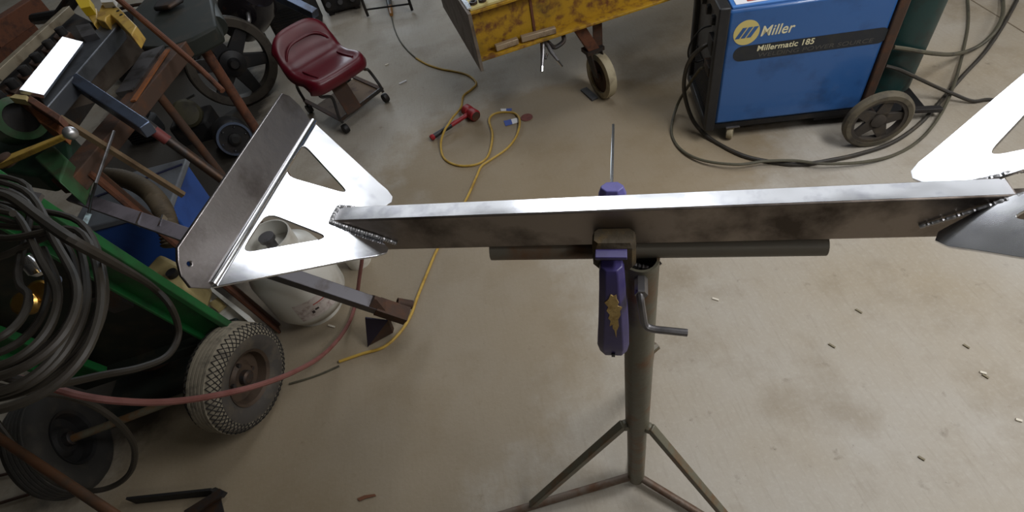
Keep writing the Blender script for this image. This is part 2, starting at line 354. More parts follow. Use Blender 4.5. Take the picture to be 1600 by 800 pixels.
# ------------------------------------------------------------------ pipe stand
SX, SY = .195, .508
st = thing('pipe_stand', 'tall weathered steel pipe stand with T-shaped top and splayed rod legs', 'stand', (SX, SY, 0))
MB().lathe([(.0285, .41), (.0285, 1.051), (.024, 1.051), (.024, .41)], (SX, SY, 0), Z, 28, closed=True).build('sleeve', 'stand', st)
MB().lathe([(.0235, .015), (.0245, .03), (.0245, .60)], (SX, SY, 0), Z, 24).build('inner_tube', 'stand', st)
p0, p1 = at(768, 391.5, 1.0568), at(1290, 382.5, 1.0568); dd = (p1 - p0).normalized()
MB().lathe([(.0165, 0), (.0165, (p1 - p0).length), (.013, (p1 - p0).length), (.013, 0)], p0, dd, 22, closed=True).build('cross_pipe', 'crosspipe', st)
pm = p0 + dd * (V((SX, SY, 0)) - V((p0.x, p0.y, 0))).dot(dd)
bead('weld_bead', [pm - dd * .028 - Z * .016 + V((0, -.018, 0)), pm - Z * .017 + V((.004, -.026, -.006)), pm + dd * .024 - Z * .016 + V((0, -.015, 0))], .005, st, 24, 'steel_dark')
legs = []
for ang, ln in ((181, .47), (-46, .47), (63.5, .455)):
    a = math.radians(ang); dv = V((math.cos(a), math.sin(a), 0)); q0 = V((SX, SY, .035)) + dv * .02; q1 = V((SX, SY, .0115)) + dv * ln
    MB().tube([q0, q1], .0115, 12).build('leg', 'stand_rod', st)
    MB().bar(V((SX, SY, .435)) + dv * .033, V((SX, SY, .031)) + dv * .325, .020, .020).build('brace', 'stand', st, bevel=.002)
    MB().lathe([(.003, -.012), (.012, -.008), (.014, 0), (.011, .01), (.004, .013)], V((SX, SY, .425)) + dv * .03, Z, 10).build('weld_blob', 'stand', st)
hd = MB().ctube([ad(999, 452, .80), ad(1001, 470, .80), ad(1004, 490, .81), ad(1008, 508, .82), ad(1020, 514, .82), ad(1045, 517, .815), ad(1074, 520, .81)], .006, 10)
h = hd.build('locking_handle', 'steel', st)
pc = ad(1002, 458, .80); MB().lathe([(.010, -.03), (.010, .004)], pc, (pc - V((SX, SY, pc.z))), 6).build('nut', 'steel', st)
MB().lathe([(.010, 0), (.010, .045)], V((SX + .010, SY + .012, .71)), V((1, .5, 0)), 8).build('bolt', 'stand', st)

# ------------------------------------------------------------------ purple bar clamp
bf = wq(.450, 0, -TH / 2); fx = V((bf.x, bf.y, 0))      # on the front face of the tube
cl = thing('bar_clamp', 'purple one-handed bar clamp with a worn tan patch, holding the tube to the stand', 'clamp', V((fx.x, fx.y, .84)))
TX = V((T.x, T.y, 0)).normalized()
def cj(t, w, z): return fx + TX * t + WD * w + Z * z
MB().bar(cj(-.012, -.035, .888), cj(-.008, .56, .888), .0065, .020).build('bar', 'chrome', cl, bevel=.0008)
def body(prof, y0, y1, ch=.010):
    """stack of chamfered octagon sections: (z, half width, w front, w back)"""
    b = MB(); vs = []; fs = []
    for (z, hw, a, c, tx) in prof:
        k = min(ch, hw * .5, (c - a) * .4)
        vs += [cj(tx + x, w, z) for x, w in ((-hw + k, a), (hw - k, a), (hw, a + k), (hw, c - k), (hw - k, c), (-hw + k, c), (-hw, c - k), (-hw, a + k))]
    n = len(prof)
    for i in range(n - 1): fs += [(i * 8 + k, i * 8 + (k + 1) % 8, i * 8 + 8 + (k + 1) % 8, i * 8 + 8 + k) for k in range(8)]
    fs += [tuple(range(7, -1, -1)), tuple((n - 1) * 8 + k for k in range(8))]; return b.add(vs, fs)
fj = body([(1.098 - (1.098 - z) * .905, hw, a_, c_, tx) for z, hw, a_, c_, tx in [(.835, .018, -.068, -.036, -.002), (.845, .024, -.075, -.033, -.002), (.872, .027, -.078, -.032, -.002), (.90, .026, -.077, -.031, -.001),
           (.96, .0235, -.073, -.030, 0), (1.03, .020, -.066, -.026, 0), (1.072, .0185, -.060, -.020, 0), (1.082, .016, -.056, -.020, 0)]], 0, 0).build('front_jaw', 'purple', cl, bevel=.0015)
MB().box(cj(0, -.030, 1.104), TX * .023, WD * .020, Z * .003).build('jaw_cap', 'purple', fj, bevel=.001)
body([(1.058, .026, -.034, -.021, .004), (1.068, .032, -.036, -.021, .004), (1.0785, .032, -.036, -.021, .004), (1.0795, .032, -.036, -.001, .004), (1.108, .032, -.034, -.001, .004), (1.116, .029, -.030, -.001, .004)], 0, 0, .006).build('front_pad', 'rubber_brown', cl, bevel=.0015)
MB().box(cj(-.002, -.0695, .876), TX * .003, WD * .0105, Z * .004).build('pin', 'black', fj)
# irregular worn patch on the jaw's front
pat = [(-.2, 1.0), (.05, .93), (.3, .98), (.36, .80), (.52, .66), (.40, .52), (.82, .44), (.62, .30), (.66, .12), (.42, -.10), (.48, -.40), (.25, -.66), (.2, -1.0), (.05, -.62), (-.12, -.52), (-.1, -.34), (-.4, -.42), (-.28, -.16), (-.5, -.05), (-.34, .12), (-.62, .3), (-.44, .46), (-.78, .66), (-.4, .8)]
zz = lambda z: -.0734 + (z - .973) * (.10 if z > .973 else .075)
b = MB().plate([[cj(.001 + x * .0168, zz(.985 + y * .054) - .0006, .985 + y * .054) for x, y in pat]], WD * .002); b.build('worn_patch', 'tan', fj)
body([(.845, .022, .050, .098, .001), (.88, .024, .048, .100, .001), (1.05, .022, .050, .088, .001), (1.125, .0215, .048, .080, .001), (1.142, .017, .052, .074, .001)], 0, 0).build('rear_jaw', mat('light_purple_plastic', (104, 100, 168), .45, c2=(92, 88, 150), scale=16), cl, bevel=.0015)
body([(1.075, .026, TW + .001, .052, .001), (1.115, .026, TW + .001, .052, .001)], 0, 0, .004).build('rear_pad', 'rubber_brown', cl, bevel=.0015)

# ------------------------------------------------------------------ blue welding machine
U = V((.974, -.228, 0)).normalized(); VV = V((.228, .974, 0)).normalized()
FL = at(1116, 195, .1); PLN = at(1330, 171, .1) - FL
wl_ = thing('welding_machine', 'blue wheeled welding power source with black front and pale lettering', 'welder', (FL + U * .3 + VV * .22).xy.to_3d())
def wm(a, d, z): return V((FL.x, FL.y, 0)) + U * a + VV * d + Z * z
LW = .625; DW = .44; ZT = .637
cab = MB().box(wm(LW / 2, DW / 2, (.1 + ZT) / 2), U * LW / 2, VV * DW / 2, Z * (ZT - .1) / 2).build('cabinet', 'blue', wl_, bevel=.012)
MB().box(wm(LW / 2, DW / 2, ZT + .004), U * LW / 2 * .97, VV * (DW / 2 - .012), Z * .006).build('top_cover', 'blue_lt', wl_, bevel=.004)
MB().box(wm(.10, .045, ZT + .0115), U * .075, VV * .022, Z * .001).build('warning_label', 'paper', cab, label='white warning sticker with red print')
MB().box(wm(.10, .045, ZT + .013), U * .03, VV * .010, Z * .0008).build('print', 'red_ink', cab)
MB().ctube([wm(.19, .08, ZT), wm(.20, .08, ZT + .035), wm(.30, .08, ZT + .045), wm(.40, .08, ZT + .035), wm(.41, .08, ZT)], .011, 10).build('top_handle', 'black', wl_)
fr = MB().plate([[wm(-.0, y, z) for y, z in ((-.012, .075), (DW + .012, .075), (DW + .012, ZT + .02), (-.012, ZT + .02))], [wm(0, y, z) for y, z in ((.03, .12), (DW - .03, .12), (DW - .03, ZT - .03), (.03, ZT - .03))]], -U * .045)
fr.build('front_bezel', 'black', wl_, bevel=.006)
fpn = MB().box(wm(-.012, DW / 2, .38), U * .010, VV * (DW / 2 - .02), Z * .27).build('front_panel', 'grille', wl_)
for i in range(14): MB().box(wm(-.025, DW / 2, .14 + i * .012), U * .004, VV * .16, Z * .0035).build('louvre', 'black_m', fpn)
for d_, z_ in ((.12, .55), (.22, .55), (.32, .55)): MB().lathe([(.022, 0), (.020, .018), (.012, .020)], wm(-.022, d_, z_), -U, 18).build('knob', 'black', fpn)
MB().box(wm(-.03, .09, .46), U * .012, VV * .04, Z * .035).build('socket_block', 'black_m', fpn, bevel=.003)
MB().box(wm(-.03, .09, .35), U * .016, VV * .045, Z * .022).build('cable_clamp', 'steel_dark', fpn, bevel=.003)
MB().box(wm(LW + .02, DW / 2, .36), U * .02, VV * (DW / 2 + .01), Z * .285).build('rear_bezel', 'rust_dark', wl_, bevel=.006)
MB().box(wm(LW / 2, DW / 2, .0875), U * (LW / 2 + .03), VV * DW / 2, Z * .0125).build('base_frame', 'black_m', wl_)
MB().box(wm(.55, .05, .075), U * .10, VV * .04, Z * .022).build('axle_bracket', 'black_m', wl_)
# marks on the side: drawn on the panel plane
def sd(px, py):
    q = onplane(px, py, FL, VV) - V((FL.x, FL.y, 0)); return q.dot(U), q.z
def wside(a, z, out): return wm(a, -out, z)
a0, z0 = sd(1146, 53); a1, z1 = sd(1186.5, 50); R_ = (a1 - a0) / 2; ca, cz = (a0 + a1) / 2, sd(1166, 51)[1]
Ry = (sd(1166, 32)[1] - sd(1166, 70)[1]) / 2
MB().plate([[wside(ca + R_ * math.cos(t * math.pi / 20), cz + Ry * math.sin(t * math.pi / 20), .0002) for t in range(40)]], -VV * .0012).build('logo_disc', 'logo', cab)
for i in range(3):
    x0 = ca - R_ * .62 + i * R_ * .44
    q = [(x0 - R_ * .22, cz - Ry * .42), (x0 + R_ * .12, cz - Ry * .42), (x0 + R_ * .62, cz + Ry * .42), (x0 + R_ * .28, cz + Ry * .42)]
    MB().plate([[wside(x, z, .0013) for x, z in q]], -VV * .0008).build('logo_bar', 'blue', cab)
sl, sr = sd(1145, 88)[0], sd(1386, 60)[0]; zt_, zb_ = sd(1200, 67)[1], sd(1200, 90)[1]; zc_ = (zt_ + zb_) / 2; rr = (zt_ - zb_) / 2
pl_ = [(sl + rr - rr * math.sin(t * math.pi / 12), zc_ + rr * math.cos(t * math.pi / 12)) for t in range(13)] + [(sr - rr + rr * math.sin(t * math.pi / 12), zc_ - rr * math.cos(t * math.pi / 12)) for t in range(13)]
MB().plate([[wside(x, z, .0002) for x, z in pl_]], -VV * .001).build('stripe', 'stripe', cab)
def text(body, name, a, z, w, hcap, mt, out, shear=.0, off=.012):
    c = bpy.data.curves.new(name, 'FONT'); c.body = body; c.size = 1; c.extrude = .002; c.shear = shear; c.offset = off; c.space_character = 1.02
    o = bpy.data.objects.new(name, c); COL.objects.link(o); bpy.context.view_layer.update()
    me = bpy.data.meshes.new_from_object(o.evaluated_get(bpy.context.evaluated_depsgraph_get())); bpy.data.objects.remove(o)
    xs = [v.co.x for v in me.vertices]; x0, x1 = min(xs), max(xs); y1 = max(v.co.y for v in me.vertices); base = ABS[cab.name]
    for v in me.vertices:
        p = wside(a + (v.co.x - x0) / (x1 - x0) * w, z + v.co.y / y1 * hcap, out + v.co.z * .15); v.co = p - base
    me.materials.append(M[mt]); t = bpy.data.objects.new(name, me); COL.objects.link(t); t.parent = cab; return t
a0, zb = sd(1188, 56.5); a1, _ = sd(1243, 40); _, ztp = sd(1190, 41)
text('Miller', 'lettering', a0, zb, a1 - a0, ztp - zb, 'letter', .001, .18, .012)
a0, zb = sd(1182.5, 79.5); a1, _ = sd(1271.5, 66); _, ztp = sd(1184, 71)
text('Millermatic 185', 'lettering', a0, zb, a1 - a0, ztp - zb, 'letter', .0016, .07, .014)
a0, zb = sd(1184, 89); a1, _ = sd(1363, 66); _, ztp = sd(1184, 83)
text('WELDING POWER SOURCE', 'lettering', a0, zb, a1 - a0, ztp - zb, 'faint', .0016, .1, .0)
def spoked_wheel(root, c, ax, r, wd, mt_t, mt_h, n=5):
    ax = V(ax).normalized()
    t = MB().lathe([(r * .80, -wd / 2), (r * .93, -wd / 2), (r, -wd * .25), (r, wd * .25), (r * .93, wd / 2), (r * .80, wd / 2)], c, ax, 40, closed=True).build('tyre', mt_t, root)
    w = MB().lathe([(r * .70, -wd * .38), (r * .81, -wd * .42), (r * .81, wd * .42), (r * .70, wd * .38)], c, ax, 40, closed=True).build('rim', mt_h, root)
    d, x, y = basis(ax)
    for i in range(n):
        a = 2 * math.pi * i / n + .5; v = x * math.cos(a) + y * math.sin(a)
        MB().bar(V(c) + v * r * .12, V(c) + v * r * .73, r * .46, wd * .35, ax, r * .26).build('spoke', mt_h, w, bevel=.002)
    MB().lathe([(r * .22, -wd * .45), (r * .22, wd * .35), (r * .10, wd * .48)], c, ax, 20).build('hub', mt_h, w)
RW = .135
cw = at(1371, 187, RW)
spoked_wheel(wl_, cw, -VV, RW, .04, 'wheel_grey', 'wheel_dark')
spoked_wheel(wl_, cw + VV * (DW + .06), -VV, RW, .04, 'wheel_grey', 'wheel_dark')
MB().tube([cw, cw + VV * (DW + .06)], .01, 10).build('axle', 'steel_dark', wl_)
for d_ in (.04, DW - .04):
    cc = wm(.085, d_ - .02, .037); hx = V((.8, -.6, 0)).normalized()
    MB().lathe([(.022, -.013), (.034, -.013), (.037, 0), (.034, .013), (.022, .013)], cc, hx, 24, closed=True).build('caster_wheel', 'beige', wl_)
    MB().lathe([(.022, -.010), (.022, .010)], cc, hx, 18).build('caster_hub', 'black_m', wl_)
    MB().plate([[cc + hx * -.018 + V((0, 0, z)) + hx.cross(Z) * y for y, z in ((-.012, -.008), (.012, -.008), (.022, .038), (-.022, .038))]], hx * .003).build('caster_fork', 'steel', wl_)
    MB().box(cc + Z * .041, U * .03, VV * .03, Z * .002).build('caster_plate', 'steel', wl_)
# cylinder tray behind the cabinet
tr0 = wm(LW + .05, 0, .055)
MB().box(wm(LW + .16, DW / 2, .055), U * .13, VV * DW / 2, Z * .006).build('cylinder_tray', 'black_m', wl_)
MB().bar(at(1424, 172, .06), at(1470, 170, .04), .03, .02).build('tray_foot', 'steel_dark', wl_, bevel=.002)
# gas cylinder
gc = wm(LW + .185, .215, .063)
g = thing('gas_cylinder', 'tall dark green gas cylinder standing behind the blue welding machine', 'gas cylinder', gc)
RG = .115
MB().lathe([(.09, 0), (RG, .015), (RG, .95), (RG * .93, 1.03), (RG * .7, 1.09), (.045, 1.12), (.038, 1.14)], gc, Z, 48).build('shell', 'tank', g)
MB().lathe([(.040, 1.14), (.040, 1.2), (.02, 1.21)], gc, Z, 20).build('valve', 'brass', g)

# ------------------------------------------------------------------ cables round the welder
def CYL(*px):
    out = []
    for x, y in px:
        dv = at(x, y, 0) - EYE; o = EYE - gc; r_ = RG + .016
        A_, B_, C_ = dv.x ** 2 + dv.y ** 2, 2 * (o.x * dv.x + o.y * dv.y), o.x ** 2 + o.y ** 2 - r_ * r_
        D_ = B_ * B_ - 4 * A_ * C_; t = (-B_ - math.sqrt(max(D_, 0))) / (2 * A_); out.append((x, y, max(.01, (EYE + dv * t).z)))
    return out
def cable(name, pts, r, mt, label, cat='cable', group=None, seg=8, n=8):
    P = []
    for p in pts:
        if isinstance(p, V): P.append(p); continue
        P.append(at(p[0], p[1], max(p[2] if len(p) > 2 else 0.0, r)))
    return tag(MB().ctube(P, r, seg, n).build(name, mt), label, cat, group)
cable('welding_cable', [wm(-.053, .09, .46), (1096, 75, .45), (1079, 92, .40), (1070, 118, .30), (1070, 150, .18), (1084, 190, .06), (1112, 218, .0), (1158, 242), (1205, 253), (1250, 257), (1300, 250), (1345, 240), (1392, 224), (1434, 196), (1470, 158), (1505, 118), (1540, 80), (1570, 35), (1592, -6), (1600, -25)], .0095, 'cable', 'thick black cable looping from the welder front along the floor to the upper right')
cable('ground_cable', [wm(-.056, .09, .35), (1092, 110, .32), (1075, 135, .18), (1058, 165, .06), (1049, 205), (1062, 232), (1096, 250, .02), (1150, 257, .03), (1195, 252, .03), (1240, 251, .03), (1290, 256, .03), (1350, 253, .02), (1400, 241), (1440, 216), (1470, 178, .02), (1492, 128, .03), (1507, 70), (1513, 30), (1510, -15), (1500, -40)], .007, 'cable_g', 'thin cable making the widest loop on the floor around the welder front')
cable('power_cable', [(1396, 74, .335), *CYL((1418, 77), (1440, 81), (1462, 84)), (1487, 85, .12), (1512, 80, .03), (1535, 68, .012), (1556, 47, .035), (1567, 20, .03), (1565, -12), (1560, -30)], .0095, 'cable_g', 'grey-green cable leaving the welder back and crossing the gas cylinder')
cable('gas_hose', [(1384, 103, .235), *CYL((1405, 109), (1425, 118), (1444, 127)), (1468, 138, .07), (1490, 147, .045), (1520, 158, .012), (1550, 156), (1600, 170), (1660, 200)], .008, 'cable', 'dark hose leaving the welder back low beside its big wheel', 'hose')
cable('lead', [wm(-.034, .19, .33), wm(-.07, .18, .33), wm(-.11, .16, .37), wm(-.11, .15, .44), wm(-.07, .15, .50), wm(-.028, .15, .51)], .004, 'black', 'thin black lead looped at the welder front panel')

# ------------------------------------------------------------------ rusty yellow steel table
ZB = .45; ZTB = .68
F1 = at(752, 96, ZB); F2 = at(1000, 15, ZB); TU = (F2 - F1).normalized(); TV = Z.cross(TU).normalized()
if TV.y < 0: TV = -TV
tb = thing('steel_table', 'heavy rusty yellow steel beam table on a caster', 'table', (F1 + TU * .8 + TV * .3).xy.to_3d())
def tq(a, d, z): return V((F1.x, F1.y, 0)) + TU * a + TV * d + Z * z
MB().box(tq(1.1, .07, (ZB + ZTB) / 2), TU * 1.1, TV * .006, Z * (ZTB - ZB) / 2).build('web', 'yellow_rust', tb)
MB().box(tq(1.1, .035, ZB + .005), TU * 1.1, TV * .041, Z * .006).build('bottom_flange', 'yellow_rust', tb, bevel=.002)
MB().box(tq(1.1, .045, ZTB - .005), TU * 1.1, TV * .036, Z * .006).build('top_flange', 'yellow_rust', tb, bevel=.002)
MB().box(tq(1.1, .42, ZTB + .007), TU * 1.095, TV * .40, Z * .006).build('table_top', 'yellow_pale', tb, bevel=.002, label='pale yellow worn table top')
MB().box(tq(1.1, .80, (ZB + ZTB) / 2), TU * 1.1, TV * .006, Z * (ZTB - ZB) / 2).build('rear_web', 'yellow_rust', tb)
MB().box(tq(-.008, .40, (ZB - .04 + ZTB + .01) / 2), TU * .008, TV * .42, Z * (ZTB - ZB + .05) / 2).build('end_plate', 'endplate', tb, bevel=.001, label='scuffed brown-grey end plate')
MB().box(tq(.30, .061, (ZB + ZTB) / 2), TU * .006, TV * .003, Z * (ZTB - ZB) / 2).build('weld_seam', 'rust', tb)
MB().bar(tq(.005, .02, ZTB + .015), tq(.005, .5, ZTB + .015), .02, .006).build('edge_strip', 'chrome', tb)
wc = at(941, 149, 0); WR = .125
lx = V((wc.x, wc.y, 0)); axd = V((-.97, -.24, 0)).normalized(); trail = Z.cross(axd)
cc = lx + Z * WR
spk = MB().lathe([(WR * .72, -.024), (WR * .98, -.022), (WR, -.012), (WR, .012), (WR * .98, .022), (WR * .72, .024)], cc, axd, 40, closed=True).build('caster_tread', 'beige', tb)
MB().lathe([(WR * .73, -.012), (WR * .73, .012)], cc, axd, 40, capped=True).build('caster_disc', 'rust_dark', tb)
MB().lathe([(.03, -.03), (.03, .03), (.012, .034)], cc, axd, 20).build('caster_hub', 'rust_dark', tb)
top = cc + Z * (WR + .03) + V((-.035, .015, 0))
for s_ in (-1, 1):
    MB().bar(cc + axd * .032 * s_, top + axd * .032 * s_, .05, .006, axd, .07).build('caster_fork', 'steel_dark', tb, bevel=.001)
MB().bar(top - axd * .05, top + axd * .05, .07, .02).build('fork_crown', 'steel_dark', tb)
lt_ = at(905, 42, ZB); 
MB().bar(top, V((lt_.x, lt_.y, ZB)) + TV * .035, .055, .055, TV).build('table_leg', 'rust', tb, bevel=.002)
MB().bar(top + TU * .03, V((lt_.x, lt_.y, ZB)) + TV * .035 + TU * .11, .05, .006, TV).build('gusset', 'rust_dark', tb)
for (x0, y0, x1, y1, lb) in ((774, 75, 809, 63, 'short steel tube lying on the yellow flange nearest the table corner'), (814, 61, 868, 46, 'long slotted steel tube lying on the yellow flange, further from the corner')):
    a_, c_ = at(x0, y0, ZB + .029), at(x1, y1, ZB + .029)
    q = MB().bar(a_, c_, .028, .028).build('steel_tube', mat('tube_grey', (160, 142, 118), .55, .3, c2=(104, 84, 66), scale=16), bevel=.003); tag(q, lb, 'metal tube', 'tubes on the table flange')
a_, c_ = at(838, 53.5, ZB + .032), at(846, 51.2, ZB + .032)
MB().bar(at(839, 54, ZB + .03), at(846, 52, ZB + .03), .012, .02).build('slot', 'black', q)
for i, (x, y) in enumerate(((740, 6), (754, 2))):
    p = at(x, y, ZTB + .0135); o = MB().lathe([(.018, 0), (.018, .012), (.010, .012), (.010, 0)], p, Z, 16, closed=True).build('ring_washer', 'steel_dark')
    tag(o, ('dark steel ring on the table corner, left one', 'dark steel ring on the table top, right of the corner one')[i], 'washer', 'rings on the yellow table')
# locking C-clamp pliers hanging on the flange
lp = at(850, 68, .42); pr = thing('locking_pliers', 'steel locking C-clamp pliers hanging from the yellow table edge', 'pliers', lp)
dq = (lp - EYE).dot(-CZ)
d_ = lambda x, y, k=0: ad(x, y, dq + k)
MB().tube([d_(848, 64), d_(848, 85), d_(847, 105)], [.014, .011, .008], 10).build('handle', 'steel', pr)
MB().tube([d_(847, 104), d_(846.5, 112)], [.009, .008], 10).build('adjusting_screw', 'chrome', pr)
MB().tube([d_(853, 66), d_(862, 82), d_(873, 96)], [.012, .010, .006], 10).build('handle', 'steel', pr)
MB().tube([d_(872, 95), d_(879, 104)], [.008, .005], 8).build('handle_end', 'chrome', pr)
MB().tube([d_(852, 92), d_(855, 84)], .006, 8).build('link', 'steel_dark', pr)
MB().tube(spline([d_(850, 66), d_(857, 67), d_(866, 74), d_(876, 69), d_(881, 63), d_(880, 54)], 6), .011, 8).build('jaw', 'steel_dark', pr)
q0 = at(922, 134, .012); tag(MB().bar(at(912, 139, .006), at(930, 155, .006), .04, .012).build('chock_plate', 'grille', bevel=.001), 'flat steel chock lying against the table caster', 'metal plate')

# ------------------------------------------------------------------ red hammer, cord, papers on the floor
hm = thing('mallet', 'red dead-blow mallet with black grip lying on the concrete', 'hammer', at(715, 195))
hz_ = .034
h0, h1_ = at(728, 171, hz_), at(743, 181, hz_); hc = (h0 + h1_) / 2; he = at(673, 216, .018); hdir = (h1_ - h0).normalized()
MB().lathe([(.026, -.055), (.033, -.048), (.033, -.012), (.027, -.006), (.027, .006), (.033, .012), (.033, .048), (.026, .055)], hc, hdir, 24).build('head', 'red', hm)
MB().lathe([(.026, .0), (.026, .003)], hc + hdir * .055, hdir, 20).build('face', 'rust_dark', hm)
L_ = (he - hc)
MB().tube([hc, hc + L_ * .2, hc + L_ * .52], [.014, .012, .0135], 12).build('handle', 'red', hm)
MB().tube([hc + L_ * .50, hc + L_ * .7, hc + L_ * .93], [.0145, .0135, .015], 12).build('grip', 'black', hm)
MB().tube([hc + L_ * .92, hc + L_ * .96, hc + L_], [.015, .018, .014], 12).build('butt', 'red', hm)
cable('yellow_cord', [(650, 91, .005), (668, 101), (690, 108), (712, 112), (732, 118), (744, 130), (736, 140), (724, 150), (720, 168), (707, 184, .05), (701, 194, .062), (695, 203, .058), (689, 222, .02), (691, 242), (701, 253), (720, 259), (744, 257), (760, 247), (767, 230), (769, 208), (764, 188), (772, 178), (790, 175), (806, 178), (812, 190, .014), (807, 212), (792, 232), (766, 250), (752, 260), (744, 277), (728, 312), (702, 355), (682, 392), (668, 425), (653, 462), (642, 492), (626, 518), (600, 542), (565, 553), (530, 565)], .0062, 'yellow_cord', 'yellow cord winding over the floor past the mallet and under the workpiece', 'cord', n=8)
cable('hanging_cord', [(612, 26, .0), (616, 44), (624, 62), (636, 78), (650, 91, .005)], .005, 'cable_g', 'grey cord running from the plug down to the yellow cord', 'cord')
pg = thing('cord_plug', 'orange-brown cord connector with black end at the top of the floor', 'plug', at(610, 15))
MB().tube([at(611.5, 23, .014), at(609, 10, .02)], [.014, .02], 10).build('connector', mat('amber_plastic', (150, 104, 50), .5), pg)
MB().tube([at(609, 11, .02), at(606, -6, .03)], [.02, .024], 10).build('socket', 'black', pg)
def paper(pxs, split, name, lb, grp):
    a, bq, c, d = [at(x, y, .0022) for x, y in pxs]; k = split
    m1, m2 = a.lerp(bq, k), d.lerp(c, k)
    r = thing(name, lb, 'paper', (a + c) / 2 * V((1, 1, 0)).x if False else ((a + c) / 2).xy.to_3d(), grp)
    MB().plate([[a, m1, m2, d]], (0, 0, .0012)).build('white_half', 'paper', r); MB().plate([[m1, bq, c, m2]], (0, 0, .0012)).build('blue_half', 'blueprint', r)
paper([(782, 170), (800, 169.5), (799, 173.5), (783, 174)], .5, 'paper_slip', 'small white and blue paper slip outside the yellow loop', 'paper slips by the cord')
paper([(809, 184), (787, 189), (790, 197), (811, 191)], .48, 'paper_slip', 'larger white and blue paper slip inside the yellow loop', 'paper slips by the cord')
tag(MB().lathe([(.034, .001), (.034, .004)], at(823, 184), Z, 28).build('sanding_disc', 'disc'), 'round maroon sanding disc lying on the floor', 'disc')
tag(MB().bar(at(624, 131, .004), at(635, 126, .004), .012, .006).build('scrap_stick', 'paper'), 'small white stick on the floor right of the red seat', 'scrap')
tag(MB().bar(at(602, 102, .003), at(607, 100, .003), .014, .006).build('scrap', 'chip'), 'tiny pale scrap on the floor near the hanging cord', 'scrap')
tag(MB().plate([[at(x, y, .003) for x, y in ((558, 779), (570, 774), (586, 772), (588, 775), (572, 779), (562, 783))]], (0, 0, .002)).build('dry_leaf', 'leaf'), 'brown curled leaf on the floor near the lower frame edge', 'leaf')
for i, (x, y, lb) in enumerate(((1536, 583, 'pale wood chip on the floor at the far right'), (1592, 657, 'pale chip on the floor at the right frame edge'), (1118, 468, 'pale chip on the floor right of the bent handle'), (518, 510, 'bright shiny metal chip left of the red hose'))):
    tag(MB().bar(at(x - 5, y - 2, .003), at(x + 5, y + 1, .003), .007, .005).build('chip', 'chip'), lb, 'chip', 'chips scattered on the floor')
for i, (x, y, lb) in enumerate(((1300, 540, 'dark leaf bit on the floor right of the stand, nearest it'), (1540, 588, 'greenish leaf bit beside the pale chip at the far right'), (1440, 716, 'dark leaf bit at the lower right'), (1510, 541, 'dark twig bit at the right above the pale chip'), (1342, 486, 'dark speck below the right end of the cross pipe'))):
    tag(MB().bar(at(x - 5, y - 3, .003), at(x + 5, y + 3, .003), .006, .004).build('leaf_bit', mat('dark_leaf', (128, 118, 96), .8)), lb, 'leaf', 'leaf bits on the floor')
# shop-floor joint at the upper right
MB_ = MB().bar(at(1518, 0, .0006), at(1640, 75, .0006), .006, .001).build('trim_1', mat('joint_filler', (112, 98, 80), .8)); struct(MB_)

# ------------------------------------------------------------------ red pan seat on a rusty frame
sroot = thing('shop_stool', 'low stool with a dark red pan seat on a rusty frame with casters', 'stool', at(545, 178))
ZS = .37
sa, sb_ = at(484, 134, ZS), at(566, 84, ZS); sx = (sb_ - sa).normalized(); sy = Z.cross(sx)           # sy points backwards
if sy.y < 0: sy = -sy
so = (sa + sb_) / 2; hw = (sb_ - sa).length / 2 + .012
prof = [(-.020, -.066), (-.034, -.055), (-.040, -.025), (-.034, .000), (-.014, .012), (.05, .004), (.12, -.006), (.19, -.006), (.235, .012), (.262, .07), (.278, .13), (.296, .175), (.306, .188), (.318, .180), (.322, .150)]
nu = 24; vs = []; fs = []
for j, (y, z) in enumerate(prof):
    back = max(0, (y - .20) / .1); wj = hw * (1.0 if back == 0 else 1 - .06 * min(1, back) ** 2)
    for i in range(nu + 1):
        u = -1 + 2 * i / nu; au = abs(u)
        lift = .022 * max(0, (au - .62) / .38) ** 1.5 if 4 <= j <= 10 else 0
        droop = -.05 * max(0, (au - .9) / .1) ** 1 if 3 <= j <= 11 else 0
        bow = -.016 * (1 - u * u) * (1 if j < 5 else 0) + .05 * max(0, (au - .72) / .28) ** 2 * (1 if j < 6 else 0); crown = -.075 * au ** 4 * min(1, back) ** 2
        dish = .018 * (1 - u * u) * (1 if j >= 9 else 0)
        vs.append(so + sx * (u * wj) + sy * (y + bow + dish) + Z * (z + lift + droop + crown))
for j in range(len(prof) - 1): fs += [(j * (nu + 1) + i, j * (nu + 1) + i + 1, (j + 1) * (nu + 1) + i + 1, (j + 1) * (nu + 1) + i) for i in range(nu)]
seat = MB().add(vs, fs).build('seat', 'seat', sroot, sharp=75)
sm = seat.modifiers.new('subd', 'SUBSURF'); sm.levels = 1; sm.render_levels = 1
sl_ = seat.modifiers.new('solid', 'SOLIDIFY'); sl_.thickness = .006; sl_.offset = 0
